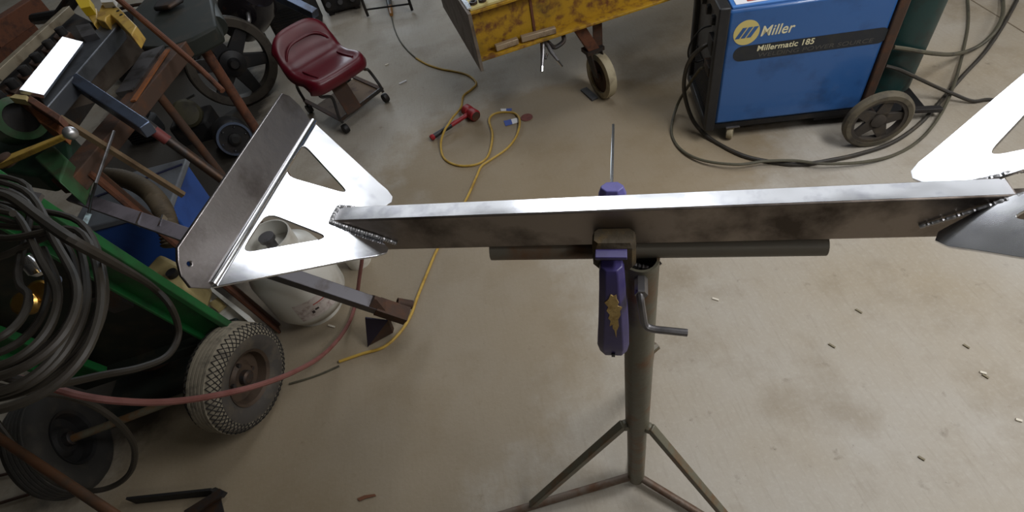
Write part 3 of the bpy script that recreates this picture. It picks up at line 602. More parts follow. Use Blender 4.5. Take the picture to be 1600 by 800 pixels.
# raised moulded line on the back rest
P = []
for i in range(15):
    u = -.8 + 1.6 * i / 14; P.append(so + sx * u * hw + sy * (.250 + .018 * (1 - u * u) + (.02 if abs(u) < .7 else .0) * 0 + .01 * (1 - u * u)) + Z * (.035 + .085 * (1 - abs(u / .8) ** 4)))
MB().tube(P, .0075, 8).build('back_moulding', 'seat', seat)
for u in (-.62, .62):
    MB().tube([so + sx * u * hw + sy * y + Z * z for y, z in ((.0, .014), (.08, .006), (.17, .003))], .005, 8).build('seat_moulding', 'seat', seat)
c1, c2 = at(541, 203, .02), at(603, 155, .02)
MB().box(so + sy * .12 - Z * .035, sx * .07, sy * .08, Z * .02).build('seat_bracket', 'rust_dark', sroot)
for cst, sgn in ((c1, -1), (c2, 1)):
    MB().ctube([so + sx * sgn * hw * .62 + sy * .06 - Z * .03, so + sx * sgn * hw * .80 + sy * .0 - Z * .08, cst + Z * .20 - sx * sgn * .02 + sy * .03, cst + Z * .10 + sy * .01, cst + Z * .05], .009, 8).build('leg', 'steel_dark', sroot)
    MB().lathe([(.008, -.014), (.027, -.014), (.03, 0), (.027, .014), (.008, .014)], cst + Z * .010, sx, 20).build('caster', 'black_m', sroot)
for cst, sgn in ((c1, -1), (c2, 1)):
    bk = cst + sy * .42
    MB().ctube([so + sx * sgn * hw * .62 + sy * .18 - Z * .03, bk + Z * .18, bk + Z * .04], .009, 8).build('leg', 'steel_dark', sroot)
    MB().lathe([(.008, -.014), (.027, -.014), (.03, 0), (.027, .014), (.008, .014)], bk + Z * .010, sx, 20).build('caster', 'black_m', sroot)
    MB().bar(cst + Z * .07, bk + Z * .07, .025, .008).build('side_rail', 'rust_dark', sroot)
tr = MB().hull8([c1 + Z * .06, c2 + Z * .06, c2 + sy * .3 + Z * .06, c1 + sy * .3 + Z * .06], [c1 + Z * .066, c2 + Z * .066, c2 + sy * .3 + Z * .066, c1 + sy * .3 + Z * .066]).build('tool_tray', mat('tray_rust', (104, 84, 64), .75, .1, c2=(72, 52, 40), scale=12), sroot)
MB().bar(c1 + Z * .075, c2 + Z * .075, .008, .022).build('tray_lip', 'steel_dark', sroot)
MB().bar(c1 + sx * .10 + sy * .0 + Z * .075, so + sy * .1 - Z * .05, .10, .006, sy).build('front_plate', 'rust_dark', sroot)

# ------------------------------------------------------------------ big spoked pulley and dark machines behind
FW = V(at(396, 158, 0)); fa = (V((0, 0, 0)) - FW).xy.to_3d().normalized(); fa = (fa + V((.12, 0, .12))).normalized()
RF = .275; fc = FW + Z * RF + V((0, .03, 0))
fwr = thing('flywheel', 'large dark spoked belt wheel standing on the floor left of the red seat', 'wheel', FW)
rm = MB().lathe([(RF * .80, -.045), (RF * .97, -.05), (RF, -.045), (RF * .95, -.012), (RF * .95, .012), (RF, .045), (RF * .97, .05), (RF * .80, .045)], fc, fa, 56, closed=True).build('rim', mat('pulley_iron', (70, 64, 56), .6, .4, c2=(48, 42, 36), scale=12), fwr)
d, x, y = basis(fa)
for i in range(6):
    a = i * math.pi / 3 + .3; v = x * math.cos(a) + y * math.sin(a)
    MB().bar(fc + v * .04, fc + v * RF * .83, .10, .03, fa, .07).build('spoke', 'black_m', fwr, bevel=.004)
MB().lathe([(.08, -.05), (.08, .05), (.04, .065), (.025, .09)], fc, fa, 24).build('hub', 'black_m', fwr)
MB().lathe([(RF * 1.0, .0), (RF * 1.02, .004), (RF * 1.02, .03), (RF, .034)], fc - fa * .012, fa, 56, closed=True).build('belt', 'hose', fwr)
mc = at(365, 232, 0); mr = thing('electric_motor', 'round dark motor with a bluish ring lying below the belt wheel', 'motor', mc)
ma = (V((0, 0, 1.0)) - mc); ma = V((ma.x, ma.y, .9)).normalized(); mq = at(366, 216, .10)
MB().lathe([(.10, -.22), (.105, -.2), (.105, .0), (.095, .02)], mq, ma, 32).build('housing', 'black_m', mr)
MB().lathe([(.085, .02), (.098, .02), (.098, .035), (.085, .035)], mq, ma, 32, closed=True).build('ring', 'steel_blue', mr)
MB().lathe([(.035, .02), (.035, .05), (.02, .06)], mq, ma, 20).build('hub', 'blackish', mr)
for i in range(6):
    a = i * math.pi / 3; d, x, y = basis(ma); MB().ball(mq + ma * .025 + (x * math.cos(a) + y * math.sin(a)) * .07, .007, 8).build('bolt', 'chrome', mr)
pc_ = at(300, 190, 0); pm_ = thing('pump', 'small grimy olive pump with cylindrical cover among the table legs', 'pump', pc_)
pq = at(292, 178, .2); pa = V((.35, -.75, .5)).normalized()
MB().lathe([(.085, -.16), (.085, .02), (.07, .035), (.03, .04)], pq, pa, 28).build('cover', mat('olive_iron', (64, 60, 40), .6, .2, c2=(44, 40, 30), scale=10), pm_)
MB().box(pq - pa * .12 - Z * .1, (.12, 0, 0), (0, .1, 0), (0, 0, .1)).build('body', 'blackish', pm_, bevel=.02)
MB().tube([pq + V((.06, 0, .09)), pq + V((.11, 0, .10))], .008, 8).build('fitting', 'chrome', pm_)
for i, (x, y, s, hh, lb) in enumerate(((472, 48, .36, .32, 'large black machine body behind the red seat'), (262, 95, .62, .34, 'black engine block under the dark green housing'), (236, 214, .20, .14, 'low black casing between the table legs'))):
    p = at(x, y, 0); r = thing('machine', lb, 'machine', p, 'dark machines on the left')
    MB().box(p + Z * hh / 2, (s * .5, 0, 0), (0, s * .4, 0), (0, 0, hh / 2)).build('body', 'blackish', r, bevel=.03)
    MB().box(p + Z * (hh + .012), (s * .42, 0, 0), (0, s * .32, 0), (0, 0, .012)).build('cover', 'black_m', r, bevel=.008)
    for k in range(5): MB().box(p + Z * (hh * (.25 + .12 * k)) + V((0, -s * .41, 0)), (s * .4, 0, 0), (0, .008, 0), (0, 0, .006)).build('fin', 'black_m', r)
    for k in (-1, 1): MB().lathe([(.02, 0), (.02, .03), (.012, .035)], p + V((k * s * .3, -s * .4, hh * .85)), (0, -1, 0), 14).build('bolt', 'steel', r)
    MB().ctube([p + V((-s * .3, 0, hh)), p + V((-s * .2, -.02, hh + .1)), p + V((s * .2, -.02, hh + .1)), p + V((s * .3, 0, hh))], .012, 8).build('pipe', 'steel_dark', r)
tag(MB().bar(at(425, -12, .52), at(493, 22, .40), .06, .05).build('blue_bar', 'steel_blue', bevel=.004), 'blue-grey steel bar slanting down behind the red seat', 'bar')
hp = at(392, 8, .5); hr = thing('fuel_tank', 'dark curved tank with a bright highlight beside the belt wheel', 'tank', at(392, 20, 0))
MB().lathe([(.05, -.2), (.15, -.17), (.17, -.05), (.17, .1), (.12, .18), (.03, .2)], at(385, 12, .42), V((.6, -.3, .5)), 32).build('shell', mat('glossy_black', (34, 30, 34), .15, .2, coat=.5), hr)
MB().tube([at(385, 12, .30), V((at(385, 12, .3).x, at(385, 12, .3).y, 0))], .03, 10).build('stand', 'blackish', hr)
MB().ctube([at(374, 0, .45), at(385, 15, .45), at(389, 32, .42), at(384, 42, .38)], .014, 8).build('strap', 'steel', hr)
p = at(540, 12, 0); r = thing('compressor', 'small black machine on the floor at the top beside the chair legs', 'machine', p)
MB().box(p + Z * .16, (.15, 0, 0), (0, .12, 0), (0, 0, .14)).build('body', 'blackish', r, bevel=.03)
for k in (-1, 0, 1): MB().lathe([(.02, 0), (.02, .02)], p + V((.1 * k, -.12, .1)), (0, -1, 0), 14).build('knob', 'grille', r)
for k in (-1, 1): MB().lathe([(.03, -.02), (.03, .02)], p + V((.11 * k, -.08, .03)), (1, 0, 0), 16).build('wheel', 'black_m', r)
# tubular chair, only its legs in the picture
chp = thing('tubular_chair', 'dark tubular chair of which only the legs show at the top', 'chair', at(600, 10))
l1, l2 = at(575, 25, .012), at(644, 16, .012); cdx = (l2 - l1).normalized(); cdy = Z.cross(cdx)
for lp_ in (l1, l2):
    MB().ctube([lp_, lp_ + Z * .15 + cdy * .0, lp_ + Z * .42 + cdy * .03], .011, 8).build('leg', 'black_m', chp)
    MB().ctube([lp_ + cdy * .4, lp_ + cdy * .38 + Z * .2, lp_ + cdy * .35 + Z * .42], .011, 8).build('leg', 'black_m', chp)
MB().tube([l1 + Z * .05, l2 + Z * .05], .007, 8).build('stretcher', 'black_m', chp)
MB().box((l1 + l2) / 2 + cdy * .2 + Z * .43, cdx * ((l2 - l1).length / 2 + .02), cdy * .2, Z * .02).build('seat', 'black', chp, bevel=.01)

# ------------------------------------------------------------------ bending brake bench on the left
ZK = 1.06; ZL = .93
br = thing('bending_brake', 'old sheet-metal bending brake with green and yellow castings on rusty legs', 'machine tool', at(200, 160, .5).xy.to_3d())
cb0, cb1 = at(114, 64, ZK + .03), at(50, 147, ZK + .03)
cbd = (cb1 - cb0).normalized(); cbs = Z.cross(cbd).normalized()
if cbs.x < 0: cbs = -cbs
MB().bar(cb0, cb1, .056, .012, (Z * .82 + cbs * .57).normalized()).build('clamp_bar', mat('polished_bar', (225, 228, 234), .28, 1, c2=(170, 180, 196), scale=10), br, label='bright polished steel bar')
MB().slab([(178, 18), (184, 40), (72, 168), (58, 148), (126, 68)], ZK, .05).build('nose_bar', mat('nose_steel', (112, 116, 122), .45, .8, c2=(84, 88, 94), scale=9), br, bevel=.004)
MB().slab([(104, 14), (150, 38), (126, 70), (106, 62), (36, 145), (60, 150), (20, 160), (-30, 165)], ZK - .02, .03).build('finger_base', 'steel_dark', br)
MB().bar(at(-8, 122, ZK + .01), at(108, 16, ZK + .01), .028, .03).build('back_bar', mat('pale_worn_bar', (150, 140, 120), .55, .3, c2=(110, 96, 76), scale=14), br, bevel=.002)
for k in range(6):
    x, y = 92 - 19 * k, 54 + 20.5 * k
    p = at(x + 6, y - 2, ZK + .015)
    MB().slab([(x + 1, y - 10), (x + 18, y - 4), (x + 6, y + 10), (x - 10, y + 4)], ZK + .01, .03).build('finger', 'rust_dark', br, bevel=.003)
    MB().lathe([(.016, 0), (.016, .03), (.010, .032)], p - Z * .01, Z, 14).build('bolt', 'blackish', br)
MB().slab([(118, 40), (140, 36), (150, 52), (128, 58)], ZK + .02, .02).build('loose_block', 'steel', br)
# apron and its angle
MB().slab([(186, 38), (224, 78), (146, 155), (80, 172)], [ZK - .03, ZK - .14, ZK - .14, ZK - .03], .012).build('apron', mat('apron_steel', (92, 84, 76), .55, .5, c2=(74, 64, 56), scale=10), br)
MB().slab([(80, 172), (146, 155), (120, 192), (100, 196)], [ZK - .03, ZK - .14, ZK - .16, ZK - .1], .012).build('apron_end', 'steel_dark', br)
MB().slab([(222, 82), (256, 70), (206, 140), (180, 145)], ZL + .005, .02).build('bench_plate', 'steel', br)
MB().bar(at(305, 52, ZL - .03), at(108, 290, ZL - .03), .075, .055).build('bench_beam', 'rust_dark', br, bevel=.003)
MB().bar(at(262, 78, ZL + .003), at(208, 158, ZL + .003), .018, .006).build('rust_strip', 'rust_orange', br)
def leg(px, py, zt, r, sq, mt, lean=(0, 0)):
    p = at(px, py, zt); q = V((p.x + lean[0], p.y + lean[1], 0))
    (MB().bar(p, q, r * 2, r * 2, (1, 0, 0)) if sq else MB().tube([p, q], r, 14)).build('leg', mt, br)
    return p, q
leg(303, 52, ZL - .03, .022, False, 'rust')
leg(240, 138, ZL - .03, .016, False, 'rust_dark', (-.02, .06))
p = at(140, 268, ZL - .03); q = at(436, 516, 0)
lgo = MB().bar(p, q, .040, .010, (1, .4, 0)).build('leg', 'rust', br); MB().bar(p + V((-.012, .022, 0)), q + V((-.012, .022, 0)), .010, .036, (1, .4, 0)).build('leg_flange', 'rust_dark', br)
# far-end yellow casting
ya = [(150, 30), (158, 8), (172, 2), (186, 12), (198, 25), (213, 40), (205, 55), (196, 46), (184, 33), (172, 22), (166, 26), (164, 34)]
MB().plate([[at(x, y, ZK + .03) for x, y in ya]], (0, 0, -.05)).build('yellow_bracket', 'yellow', br, bevel=.003)
for x, y in ((170, 8), (179, 12), (185, 18), (190, 24)): MB().lathe([(.006, 0), (.006, .004)], at(x, y, ZK + .029), Z, 8).build('hole', 'black', br)
MB().slab([(118, 0), (138, -4), (141, 10), (126, 13)], ZK + .05, .03).build('yellow_clamp', 'yellow_b', br, label='bright yellow clamp')
MB().slab([(130, 16), (150, 12), (152, 30), (146, 38)], ZK + .02, .05).build('linkage_block', 'yellow', br, bevel=.004)
MB().slab([(155, -6), (178, -4), (176, 3), (158, 4)], ZK + .05, .02).build('bracket_cap', 'white_p', br)
MB().slab([(205, 20), (250, -30), (325, -30), (338, 40), (300, 60), (262, 74), (222, 74), (205, 55)], ZL, .07).build('green_casting', 'green_k', br, bevel=.01)
MB().tube([at(318, 0, ZL - .05), at(338, 42, ZL - .05)], .045, 14).build('green_tube', 'green_k', br)
MB().slab([(238, 12), (262, 9), (285, -4), (250, -8)], ZL + .03, .02).build('casting_lug', 'steel_dark', br, bevel=.008)
MB().tube([at(182, -4, ZK + .06), at(262, 64, ZL + .06), at(312, 107, .92), at(348, 142, .86)], [.011, .011, .010, .010], 10).build('brace_rod', 'rust', br)
# near-end castings
gcx = at(28, 190, ZK - .05); ga = V((.75, -.5, .35)).normalized()
MB().lathe([(.055, -.10), (.062, -.02), (.066, .02), (.066, .05), (.045, .06), (.042, .02)], gcx, ga, 32).build('green_boss', 'green_m', br)
MB().lathe([(.045, .045), (.02, .05)], gcx, ga, 24).build('boss_bore', 'blackish', br)
MB().plate([[at(x, y, ZK + .0) for x, y in ((-20, 165), (0, 152), (18, 146), (40, 148), (60, 158), (95, 185), (88, 205), (60, 190), (42, 165), (20, 158), (0, 168), (-20, 185))]], (0, 0, -.05)).build('orange_bracket', 'rust_orange', br, bevel=.003)
MB().slab([(46, 148), (95, 180), (92, 190), (42, 158)], ZK + .03, .03).build('bracket_arm', 'rust', br, bevel=.003)
MB().slab([(14, 152), (24, 147), (42, 149), (40, 156)], ZK + .035, .02).build('bracket_top', 'cream', br)
MB().slab([(-20, 205), (50, 190), (105, 205), (112, 250), (60, 275), (-20, 262)], ZL - .01, .07).build('green_casting', 'green_d', br, bevel=.01)
MB().slab([(52, 246), (82, 226), (105, 248), (92, 284)], ZL + .03, .10).build('green_foot', 'green_m', br, bevel=.006)
# lever with ball knob
hb, hk = at(8, 253, ZK - .02), at(102, 213, ZK + .05)
MB().bar(hb, hk, .050, .014, Z, .018, .012).build('hand_lever', 'yellow', br, bevel=.003)
MB().lathe([(.02, -.01), (.02, .016), (.008, .02)], hb + (hk - hb) * .03, Z, 14).build('pivot_bolt', 'rust_dark', br)
MB().ball(at(110, 208, ZK + .055), .0165, 18).build('ball_knob', mat('knob_steel', (190, 190, 192), .38, .9), br)
MB().bar(at(92, 184, ZK - .0), at(287, 305, .72), .016, .016, (1, 0, 0)).build('linkage_rod', mat('tan_steel', (126, 106, 82), .5, .4, c2=(92, 74, 56), scale=14), br)
# square lever arm with its pipe handle
la, lb_ = at(118, 127, ZK - .02), at(232, 203, ZK - .12)
q = MB().bar(la, lb_, .036, .045, (0, 0, 1)).build('lever_arm', 'steel_blue', br, bevel=.003)
dl, sl2, ul = basis(lb_ - la)
for k in (.13, .30): MB().lathe([(.006, 0), (.006, .002)], la.lerp(lb_, k) + sl2 * .0175, sl2, 10).build('hole', 'black', q)
MB().tube([at(218, 186, ZK - .13), at(352, 284, .66)], .0165, 14).build('lever_pipe', 'steel_dark', br)
MB().tube([at(240, 204, ZK - .163), at(262, 220, .855)], .0175, 14).build('red_band', mat('red_band', (110, 50, 48), .6), br)
# steel bar sticking out of the brake, with wire wraps and a hanging rule
sbr = thing('steel_bar', 'flat bare steel bar with two wire wraps sticking out below the brake', 'bar', at(200, 335, .8))
b0, b1 = at(113, 306, .80), at(296, 369, .80)
MB().bar(b0, b1, .042, .012, (.2, -.3, 1)).build('bar', mat('greyed_bar', (128, 122, 130), .55, .2, c2=(104, 98, 104), scale=10), sbr, bevel=.001)
for x, y in ((220, 343), (254, 347)):
    c = at(x, y, .80); MB().bar(c + V((.0, .024, 0)), c - V((0, .024, 0)), .006, .018).build('wire_wrap', 'chrome', sbr)
rl = thing('steel_rule', 'thin rod with a pale blue scale tip hanging over the flat bar', 'rule', at(130, 370, .7))
MB().tube([at(178, 205, .968), at(150, 286, .958), at(143, 310, .87), at(139, 332, .81)], .004, 8).build('rod', 'steel', rl)
MB().bar(at(139, 334, .80), at(120, 379, .77), .014, .006, (1, 0, 1)).build('scale', mat('pale_scale', (170, 196, 204), .5, 0, c2=(90, 90, 92), scale=60), rl)
# blue bin with grey lid, ribbed duct
bl0, bl1 = at(289, 250, .48), at(262, 322, .48); bd = (bl1 - bl0).normalized(); bs = Z.cross(bd)
if bs.x > 0: bs = -bs
bn = thing('storage_bin', 'blue plastic bin with a grey lid and dark strap under the bench', 'bin', ((bl0 + bl1) / 2 + bs * .2).xy.to_3d())
c = ((bl0 + bl1) / 2 + bs * .2).xy.to_3d(); hl = (bl1 - bl0).length / 2
b = MB().hull8([c + bd * hl * .9 * i + bs * .17 * j for i, j in ((-1, -1), (1, -1), (1, 1), (-1, 1))], [c + bd * hl * i + bs * .2 * j + Z * .46 for i, j in ((-1, -1), (1, -1), (1, 1), (-1, 1))])
b.build('tub', 'bin', bn, bevel=.01)
MB().box(c + Z * .47, bd * (hl + .01), bs * .21, Z * .014).build('lid', 'binlid', bn, bevel=.006)
MB().bar(c + Z * .486 - bd * hl * .75 - bs * .2, c + Z * .486 - bd * hl * .2 + bs * .2, .012, .004).build('strap', mat('navy_strap', (34, 36, 70), .6), bn)
P = spline([at(165, 275, .58), at(196, 280, .60), at(228, 296, .60), at(250, 320, .58), at(262, 350, .55), at(268, 385, .50)], 14)
R = [.032 + (.004 if i % 2 else -.003) for i in range(len(P))]
tag(MB().tube(P, R, 18).build('ribbed_duct', 'duct', sharp=80), 'brown ribbed flexible duct curving beside the blue bin', 'duct')
# rusty beams in the upper left corner
for a_, b__, lb in (((-20, 62, .7), (62, 8, .7), 'upper rusty red beam in the far left corner'), ((-20, 100, .45), (55, 48, .45), 'lower rusty red beam in the far left corner')):
    tag(MB().bar(at(*a_), at(*b__), .09, .12).build('rusty_beam', 'rust', bevel=.004), lb, 'beam', 'rusty beams in the corner')
tag(MB().tube([at(55, 30, .8), at(95, 24, .85), at(120, -10, .95)], .03, 10).build('pipe_elbow', 'steel_dark'), 'dark pipe behind the back bar of the brake', 'pipe')
gl = thing('plastic_sack', 'pale blue-grey plastic sack behind the brake at the left edge', 'sack', at(12, 98, .30))
MB().lathe([(.03, 0), (.10, .02), (.12, .10), (.09, .18), (.03, .2)], at(12, 98, .30), V((.1, .1, 1)), 16).build('sack', mat('pale_plastic', (120, 140, 156), .35), gl)

# ------------------------------------------------------------------ green gas-bottle cart with hoses
LT = at(352, 506, .36); UP_ = (at(0, 281, 1.16) - LT); ud = UP_.normalized()
CR = thing('cart', 'green two-wheeled bottle cart hung with hoses', 'cart', (-1.35, 1.1, 0))
xw = V((1, .09, 0)).normalized(); nb = xw.cross(ud).normalized()
if nb.y > 0: nb = -nb                      # towards the photographer
def cq(x, l, n): return LT + xw * x + ud * l + nb * n
for x0 in (0, -.56):
    s_ = 1 if x0 == 0 else -1
    MB().box(cq(x0, .40, .0), xw * .010, ud * .45, nb * .016).build('rail', 'green', CR, bevel=.003)
    MB().box(cq(x0 - s_ * .055, .40, -.014), xw * .046, ud * .45, nb * .003).build('rail_web', 'green', CR)
    MB().box(cq(x0 - s_ * .104, .40, -.002), xw * .005, ud * .45, nb * .014).build('rail_flange', 'green', CR, bevel=.002)
MB().box(cq(-.31, .26, -.05), xw * .20, ud * .40, nb * .004).build('back_sheet', 'green_k', CR)  # darkened: the cart's shaded inside is put into this colour
MB().box(cq(-.31, -.12, -.04), xw * .30, ud * .03, nb * .03).build('cross_member', 'green_k', CR, bevel=.004)
MB().box(V((-1.43, 1.33, .05)), xw * .25, V((0, .15, 0)), Z * .008).build('foot_plate', 'green_k', CR)
MB().box(cq(-.165, .30, -.01), xw * .03, ud * .05, nb * .008).build('hook_plate', 'steel_dark', CR)
w1, w2 = at(372, 588, .2), at(95, 692, .19)
axl = (w1 - w2).normalized()
MB().tube([w2, w1], .014, 12).build('axle', 'stand', CR)
def pneu(c, ax, R, wd, dark=False):
    ax = V(ax).normalized(); k = R
    prof = [(k * .52, -wd * .36), (k * .60, -wd * .46), (k * .74, -wd * .52), (k * .86, -wd * .50), (k * .935, -wd * .42), (k * .965, -wd * .30)]
    g = []
    for i, s in enumerate((-.26, -.2, -.12, -.06, .0, .06, .12, .2, .26)): g.append((k * (.985 if i % 2 else .965), wd * s)) if False else None
    mid = []
    for s in (-.22, -.11, 0, .11, .22):
        mid += [(k * .972, wd * (s - .05)), (k * .995, wd * (s - .035)), (k * .995, wd * (s + .035)), (k * .972, wd * (s + .05))]
    prof = prof + mid + [(r, -h) for r, h in reversed(prof)]
    t = MB().lathe(prof, c, ax, 56, closed=True).build('tyre', 'tyre_dark' if dark else 'tyre', CR, sharp=40)
    if not dark:
        d, x, y = basis(ax)
        for s in (-1, 1):
            mbz = MB(); n = 28
            for a, bq in (((.975, .30), (.90, .475)), ((.90, .475), (.975, .30)), ((.90, .475), (.80, .525)), ((.80, .525), (.90, .475))):
                P = []
                for i in range(2 * n):
                    r_, h_ = a if i % 2 else bq; th = math.pi * i / n
                    P.append(c + ax * (h_ * wd * s) + (x * math.cos(th) + y * math.sin(th)) * r_ * R * 1.004)
                mbz.tube(P, .0026, 5, closed=True)
            mbz.build('tread_pattern', 'groove', t)
            MB().lathe([(k * .50, s * wd * .37), (k * .60, s * wd * .475), (k * .72, s * wd * .53), (k * .79, s * wd * .525), (k * .72, s * wd * .5), (k * .6, s * wd * .44)], c, ax, 56, closed=True).build('sidewall', 'tyre_side', t)
    rm = MB().lathe([(k * .06, wd * .18), (k * .22, wd * .20), (k * .30, wd * .06), (k * .44, wd * .10), (k * .47, wd * .36), (k * .52, wd * .42), (k * .52, -wd * .42), (k * .44, -wd * .3), (k * .3, -wd * .2), (k * .06, -wd * .2)], c, ax, 48).build('rim', 'blackish' if dark else 'rim', CR)
    MB().lathe([(k * .13, wd * .1), (k * .13, wd * .34), (k * .09, wd * .38)], c, ax, 20).build('hub', 'steel_dark', rm)
    if not dark:
        d, x, y = basis(ax)
        for i in range(4):
            th = i * math.pi / 2 + .4; MB().lathe([(.009, wd * .1), (.009, wd * .2)], c + (x * math.cos(th) + y * math.sin(th)) * k * .25, ax, 6).build('lug_nut', 'steel_dark', rm)
pneu(w1, V((.93, -.36, -.04)), .195, .125)
pneu(w2, V((.97, .22, .02)), .19, .115, True)
# oxygen bottles riding on the cart (their shoulders sit behind the hoses)
base = V((-1.49, 1.44, .085)); ax_ = V((0, -.10, 1)).normalized(); rr_, hh = .11, .86
g = thing('gas_bottle', 'brown gas bottle on the green cart behind the hose coil', 'gas cylinder', base)
MB().lathe([(rr_ * .8, 0), (rr_, .02), (rr_, hh * .82), (rr_ * .85, hh * .91), (rr_ * .4, hh * .97), (.03, hh)], base, ax_, 36).build('shell', 'rust_dark', g)
MB().lathe([(.025, hh), (.025, hh + .06), (.012, hh + .07)], base, ax_, 16).build('valve', 'brass', g)
# regulators with gauges
rg = thing('regulator', 'brass gas regulator with two round gauges seen through the hose coil', 'regulator', at(70, 440, .98))
for x, y, z in ((66, 456, .98), (42, 474, .98)):
    MB().lathe([(.022, -.012), (.025, -.008), (.025, .010), (.020, .014)], at(x, y, z), V((.25, -.6, .75)), 24).build('gauge', 'brass', rg)
MB().lathe([(.012, 0), (.02, .01), (.02, .035), (.01, .05)], at(64, 428, .98), V((0, .3, 1)), 18).build('body', 'chrome', rg)
MB().tube([at(88, 438, .98), at(74, 436, .98)], [.012, .010], 12).build('valve_cap', 'steel_blue', rg)
MB().tube([at(36, 408, .98), at(54, 400, .98)], .007, 10).build('fitting', 'brass', rg)
# hose coil hung on the handle
def hl_(pts, z): return [(x, y, z + k) for (x, y, k) in pts]
loops = []
random.seed(3)
P = []
RX = [150, 184, 122, 204, 165, 214, 92, 190, 176, 136, 208, 172]
for t, rx in enumerate(RX):
    cx, cy = -50 + random.uniform(-12, 12), 456 + random.uniform(-16, 16); ry = rx * random.uniform(.78, .90); zt = 1.215 + .008 * (t - 5)
    for k in range(12):
        a = 2 * math.pi * k / 12 - .6
        P.append(at(cx + rx * math.cos(a) + random.uniform(-2.2, 2.2), cy + ry * math.sin(a) + random.uniform(-2.2, 2.2), zt + .008 * k / 12 + random.uniform(-.003, .003)))
tag(MB().ctube(P, .0054, 8, 6).build('hose_coil', 'hose'), 'thick coil of brown-black hose hung on the green cart', 'hose coil')
cable('loose_hose', [(-20, 300, 1.32), (20, 310, 1.32), (70, 346, 1.31), (120, 380, 1.32), (180, 413, 1.22), (235, 446, .93), (266, 478, .87), (279, 520, .80), (262, 555, .80), (220, 574, .84), (160, 586, .9), (90, 600, 1.0), (30, 594, 1.08), (-30, 575, 1.1)], .0075, 'hose', 'dark hose loop swinging out from the coil across the green rail', 'hose')
cable('red_hose', [(-20, 585, .99), (30, 592, .96), (75, 604, .93), (130, 619, .89), (190, 627, .84), (260, 628, .76), (330, 619, .66), (400, 603, .56), (455, 583, .42), (500, 558, .26), (530, 528, .12), (548, 498, .03), (557, 465, .03), (562, 430, .12), (566, 395, .22), (560, 350, .32)], .0078, 'hose_red', 'dull red hose sagging from the coil past the tyre to the floor', 'hose')
cable('lower_hose', [(-20, 600, .92), (40, 612, .90), (100, 618, .84), (150, 636, .76), (190, 666, .66), (210, 700, .55), (205, 735, .46), (180, 758, .42), (140, 767, .42), (90, 755, .42), (40, 715, .5), (-20, 640, .6)], .0075, 'hose', 'dark hose hanging in a big loop before the black wheel', 'hose')
cable('grey_lead', [(452, 600), (480, 592), (505, 583), (530, 572)], .004, 'cable_g', 'thin grey lead on the floor between tyre and yellow cord', 'cord')
# rail scrap, conduit and angle iron bottom left
tag(MB().bar(at(12, 304, 1.165), at(62, 314, 1.14), .03, .012, (0, -.3, 1)).build('channel_scrap', 'steel'), 'short bare metal channel lying on top of the cart rail', 'metal channel')
tag(MB().tube([at(-20, 672, .66), at(190, 812, .66)], .011, 12).build('conduit', mat('brown_conduit', (98, 66, 44), .6, .3, c2=(74, 60, 48), scale=10)), 'brown steel conduit crossing the lower left corner', 'pipe')
an = thing('angle_iron', 'dark bent angle iron pieces lying in the lower left', 'angle iron', at(290, 785))
MB().bar(at(205, 782, .03), at(336, 768, .03), .008, .05).build('flange', 'blackish', an)
MB().bar(at(290, 805, .035), at(346, 770, .035), .03, .012).build('leg', 'steel_dark', an)
MB().plate([[at(x, y, .02) for x, y in ((328, 770), (342, 764), (356, 770), (350, 778))]], (0, 0, .02)).build('tip', 'blackish', an)
MB().plate([[at(x, y, .015) for x, y in ((300, 806), (345, 776), (352, 806))]], (0, 0, .004)).build('web', 'steel_dark', an)
for i, (a_, b__, lb) in enumerate((((-20, 748), (60, 728), 'upper thin rod on the floor at the lower left edge'), ((-20, 792), (60, 768), 'lower thin rod on the floor at the lower left edge'))):
    tag(MB().tube([at(*a_, .008), at(*b__, .008)], .006, 8).build('thin_rod', 'rust_dark'), lb, 'rod', 'rods in the lower left corner')

# ------------------------------------------------------------------ white propane cylinder and floor clutter
pcn = at(497, 476, 0); RP = .158
pp = thing('propane_cylinder', 'white propane cylinder with a faded label below the left bracket', 'gas cylinder', pcn)
MB().lathe([(.10, .03), (.13, .035), (RP, .09), (RP, .27), (RP * .9, .33), (RP * .6, .365), (.03, .38)], pcn, Z, 48).build('shell', 'white', pp, sharp=60)
MB().lathe([(.108, 0), (.113, 0), (.113, .06), (.108, .06)], pcn, Z, 40, closed=True).build('foot_ring', 'white', pp)
MB().lathe([(.085, .36), (.09, .36), (.09, .44), (.085, .44)], pcn, Z, 36, closed=True).build('collar', 'white', pp)
MB().lathe([(.02, .37), (.02, .42), (.03, .425), (.03, .44)], pcn, Z, 16).build('valve', 'steel', pp)
va = math.atan2(-pcn.y, -pcn.x)
def patch(a0, a1, z0, z1, r, name, mt, par):
    vs = []; n = 14
    for z in (z0, z1):
        for i in range(n + 1):
            a = va + a0 + (a1 - a0) * i / n; vs.append(pcn + V((math.cos(a) * r, math.sin(a) * r, z)))
    return MB().add(vs, [(i, i + 1, n + 2 + i, n + 1 + i) for i in range(n)]).build(name, mt, par, label=None)
lab = patch(-.55, .45, .10, .20, RP + .001, 'label', 'label', pp)
patch(-.22, -.15, .125, .14, RP + .002, 'print', 'ink', lab); patch(-.12, -.02, .135, .145, RP + .002, 'print', 'ink', lab); patch(-.1, .3, .165, .17, RP + .002, 'print', 'red_ink', lab)
bk = at(562, 408, 0); bkr = thing('bucket', 'small white plastic bucket with a dark lid rim behind the propane cylinder', 'bucket', bk)
MB().lathe([(.055, 0), (.065, .11)], bk, Z, 28).build('tub', 'white_p', bkr); MB().lathe([(.067, .112), (.067, .122), (.05, .125)], bk, Z, 28).build('lid', 'white_p', bkr)
MB().lathe([(.0665, .106), (.0685, .108), (.0685, .112), (.0665, .112)], bk, Z, 28, closed=True).build('rim_band', 'black', bkr)
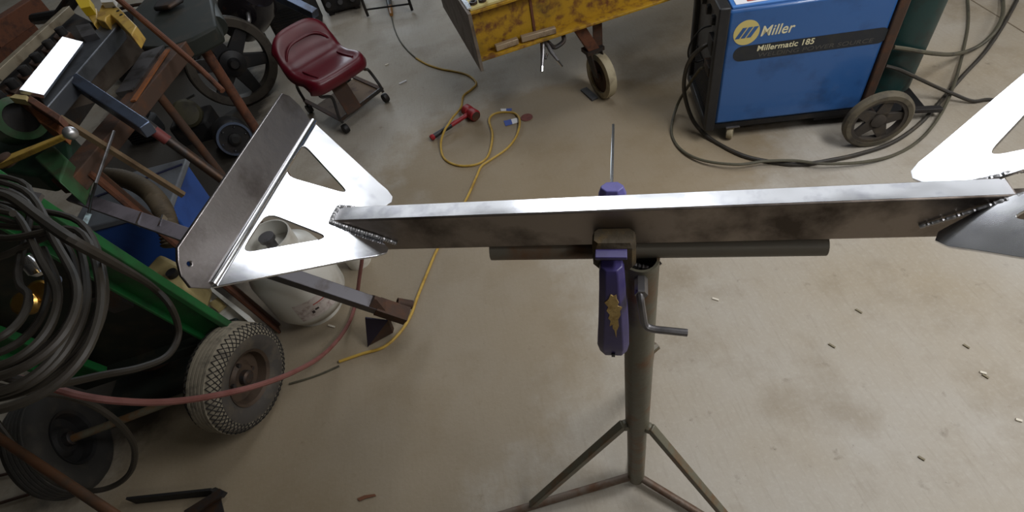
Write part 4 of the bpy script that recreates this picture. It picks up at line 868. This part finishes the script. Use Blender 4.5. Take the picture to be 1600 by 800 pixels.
# floor trestle bar with gusseted foot
fb = thing('floor_jack_leg', 'dark square steel bar with welded lugs and a triangular foot on the floor', 'stand', at(590, 530))
q0, q1 = at(352, 398, .52), at(636, 494, .11)
MB().bar(q0, q1, .05, .05, (.25, -.25, 1)).build('square_bar', mat('bar_steel', (96, 94, 98), .5, .6, c2=(70, 62, 58), scale=10), fb, bevel=.002)
qd = (q1 - q0).normalized(); qs = qd.cross(Z).normalized()
e = q1 - qd * .05
MB().plate([[at(571, 495, .13), at(575, 541, .002), at(606, 500, .10)]], qs * .006).build('foot_gusset', mat('dark_purple_steel', (52, 46, 62), .35, .5), fb)
MB().plate([[at(575, 541, .002), at(606, 500, .10), at(614, 520, .012)]], qs * -.02).build('foot_plate', 'rust_dark', fb)
MB().hull8([e + qd * x + qs * y + Z * .02 for x, y in ((-.09, -.03), (-.01, -.03), (-.01, .03), (-.09, .03))], [e + qd * x + qs * y + Z * .065 for x, y in ((-.055, -.008), (-.045, -.008), (-.045, .008), (-.055, .008))]).build('lug', 'rust_dark', fb)
MB().lathe([(.018, -.03), (.018, .03), (.012, .03), (.012, -.03)], e + qd * .035 - qs * .045 + Z * .012, qd + qs * -.2, 14, closed=True).build('pipe_stub', 'rust_dark', fb)
MB().bar(q1 - qd * .12, q1 - qd * .0, .056, .056, (.25, -.25, 1)).build('end_sleeve', 'rust_dark', fb)
# cream jug and white vented shelf behind the cart rail
jg = thing('plastic_jug', 'cream plastic jug lying behind the green cart rail', 'jug', at(262, 425, .30))
MB().slab([(222, 422), (248, 394), (300, 420), (288, 452), (262, 452)], .395, .15).build('body', 'cream', jg, bevel=.02)
MB().lathe([(.02, 0), (.02, .02)], at(272, 430, .397), Z, 16).build('cap', 'black', jg)
vs_ = thing('vented_tray', 'white vented plastic tray between the green cart rail and the bench leg', 'tray', at(340, 470, .12))
MB().slab([(270, 442), (300, 430), (385, 496), (365, 512)], .20, .012).build('deck', 'white_p', vs_)
MB().slab([(300, 430), (330, 448), (390, 494), (385, 500)], .235, .05).build('edge_wall', 'white_p', vs_)
for k in range(5):
    x, y = 284 + k * 11, 440 + k * 8.5
    MB().slab([(x, y), (x + 4, y - 3), (x + 10, y + 1), (x + 6, y + 4)], .202, .003).build('slot', 'black', vs_)
MB().slab([(325, 474), (340, 465), (352, 476), (340, 486)], .215, .012).build('cream_block', 'cream', vs_)
MB().bar(at(330, 485, .19), at(330, 485, .0), .06, .06, (1, 0, 0)).build('support', 'white_p', vs_)
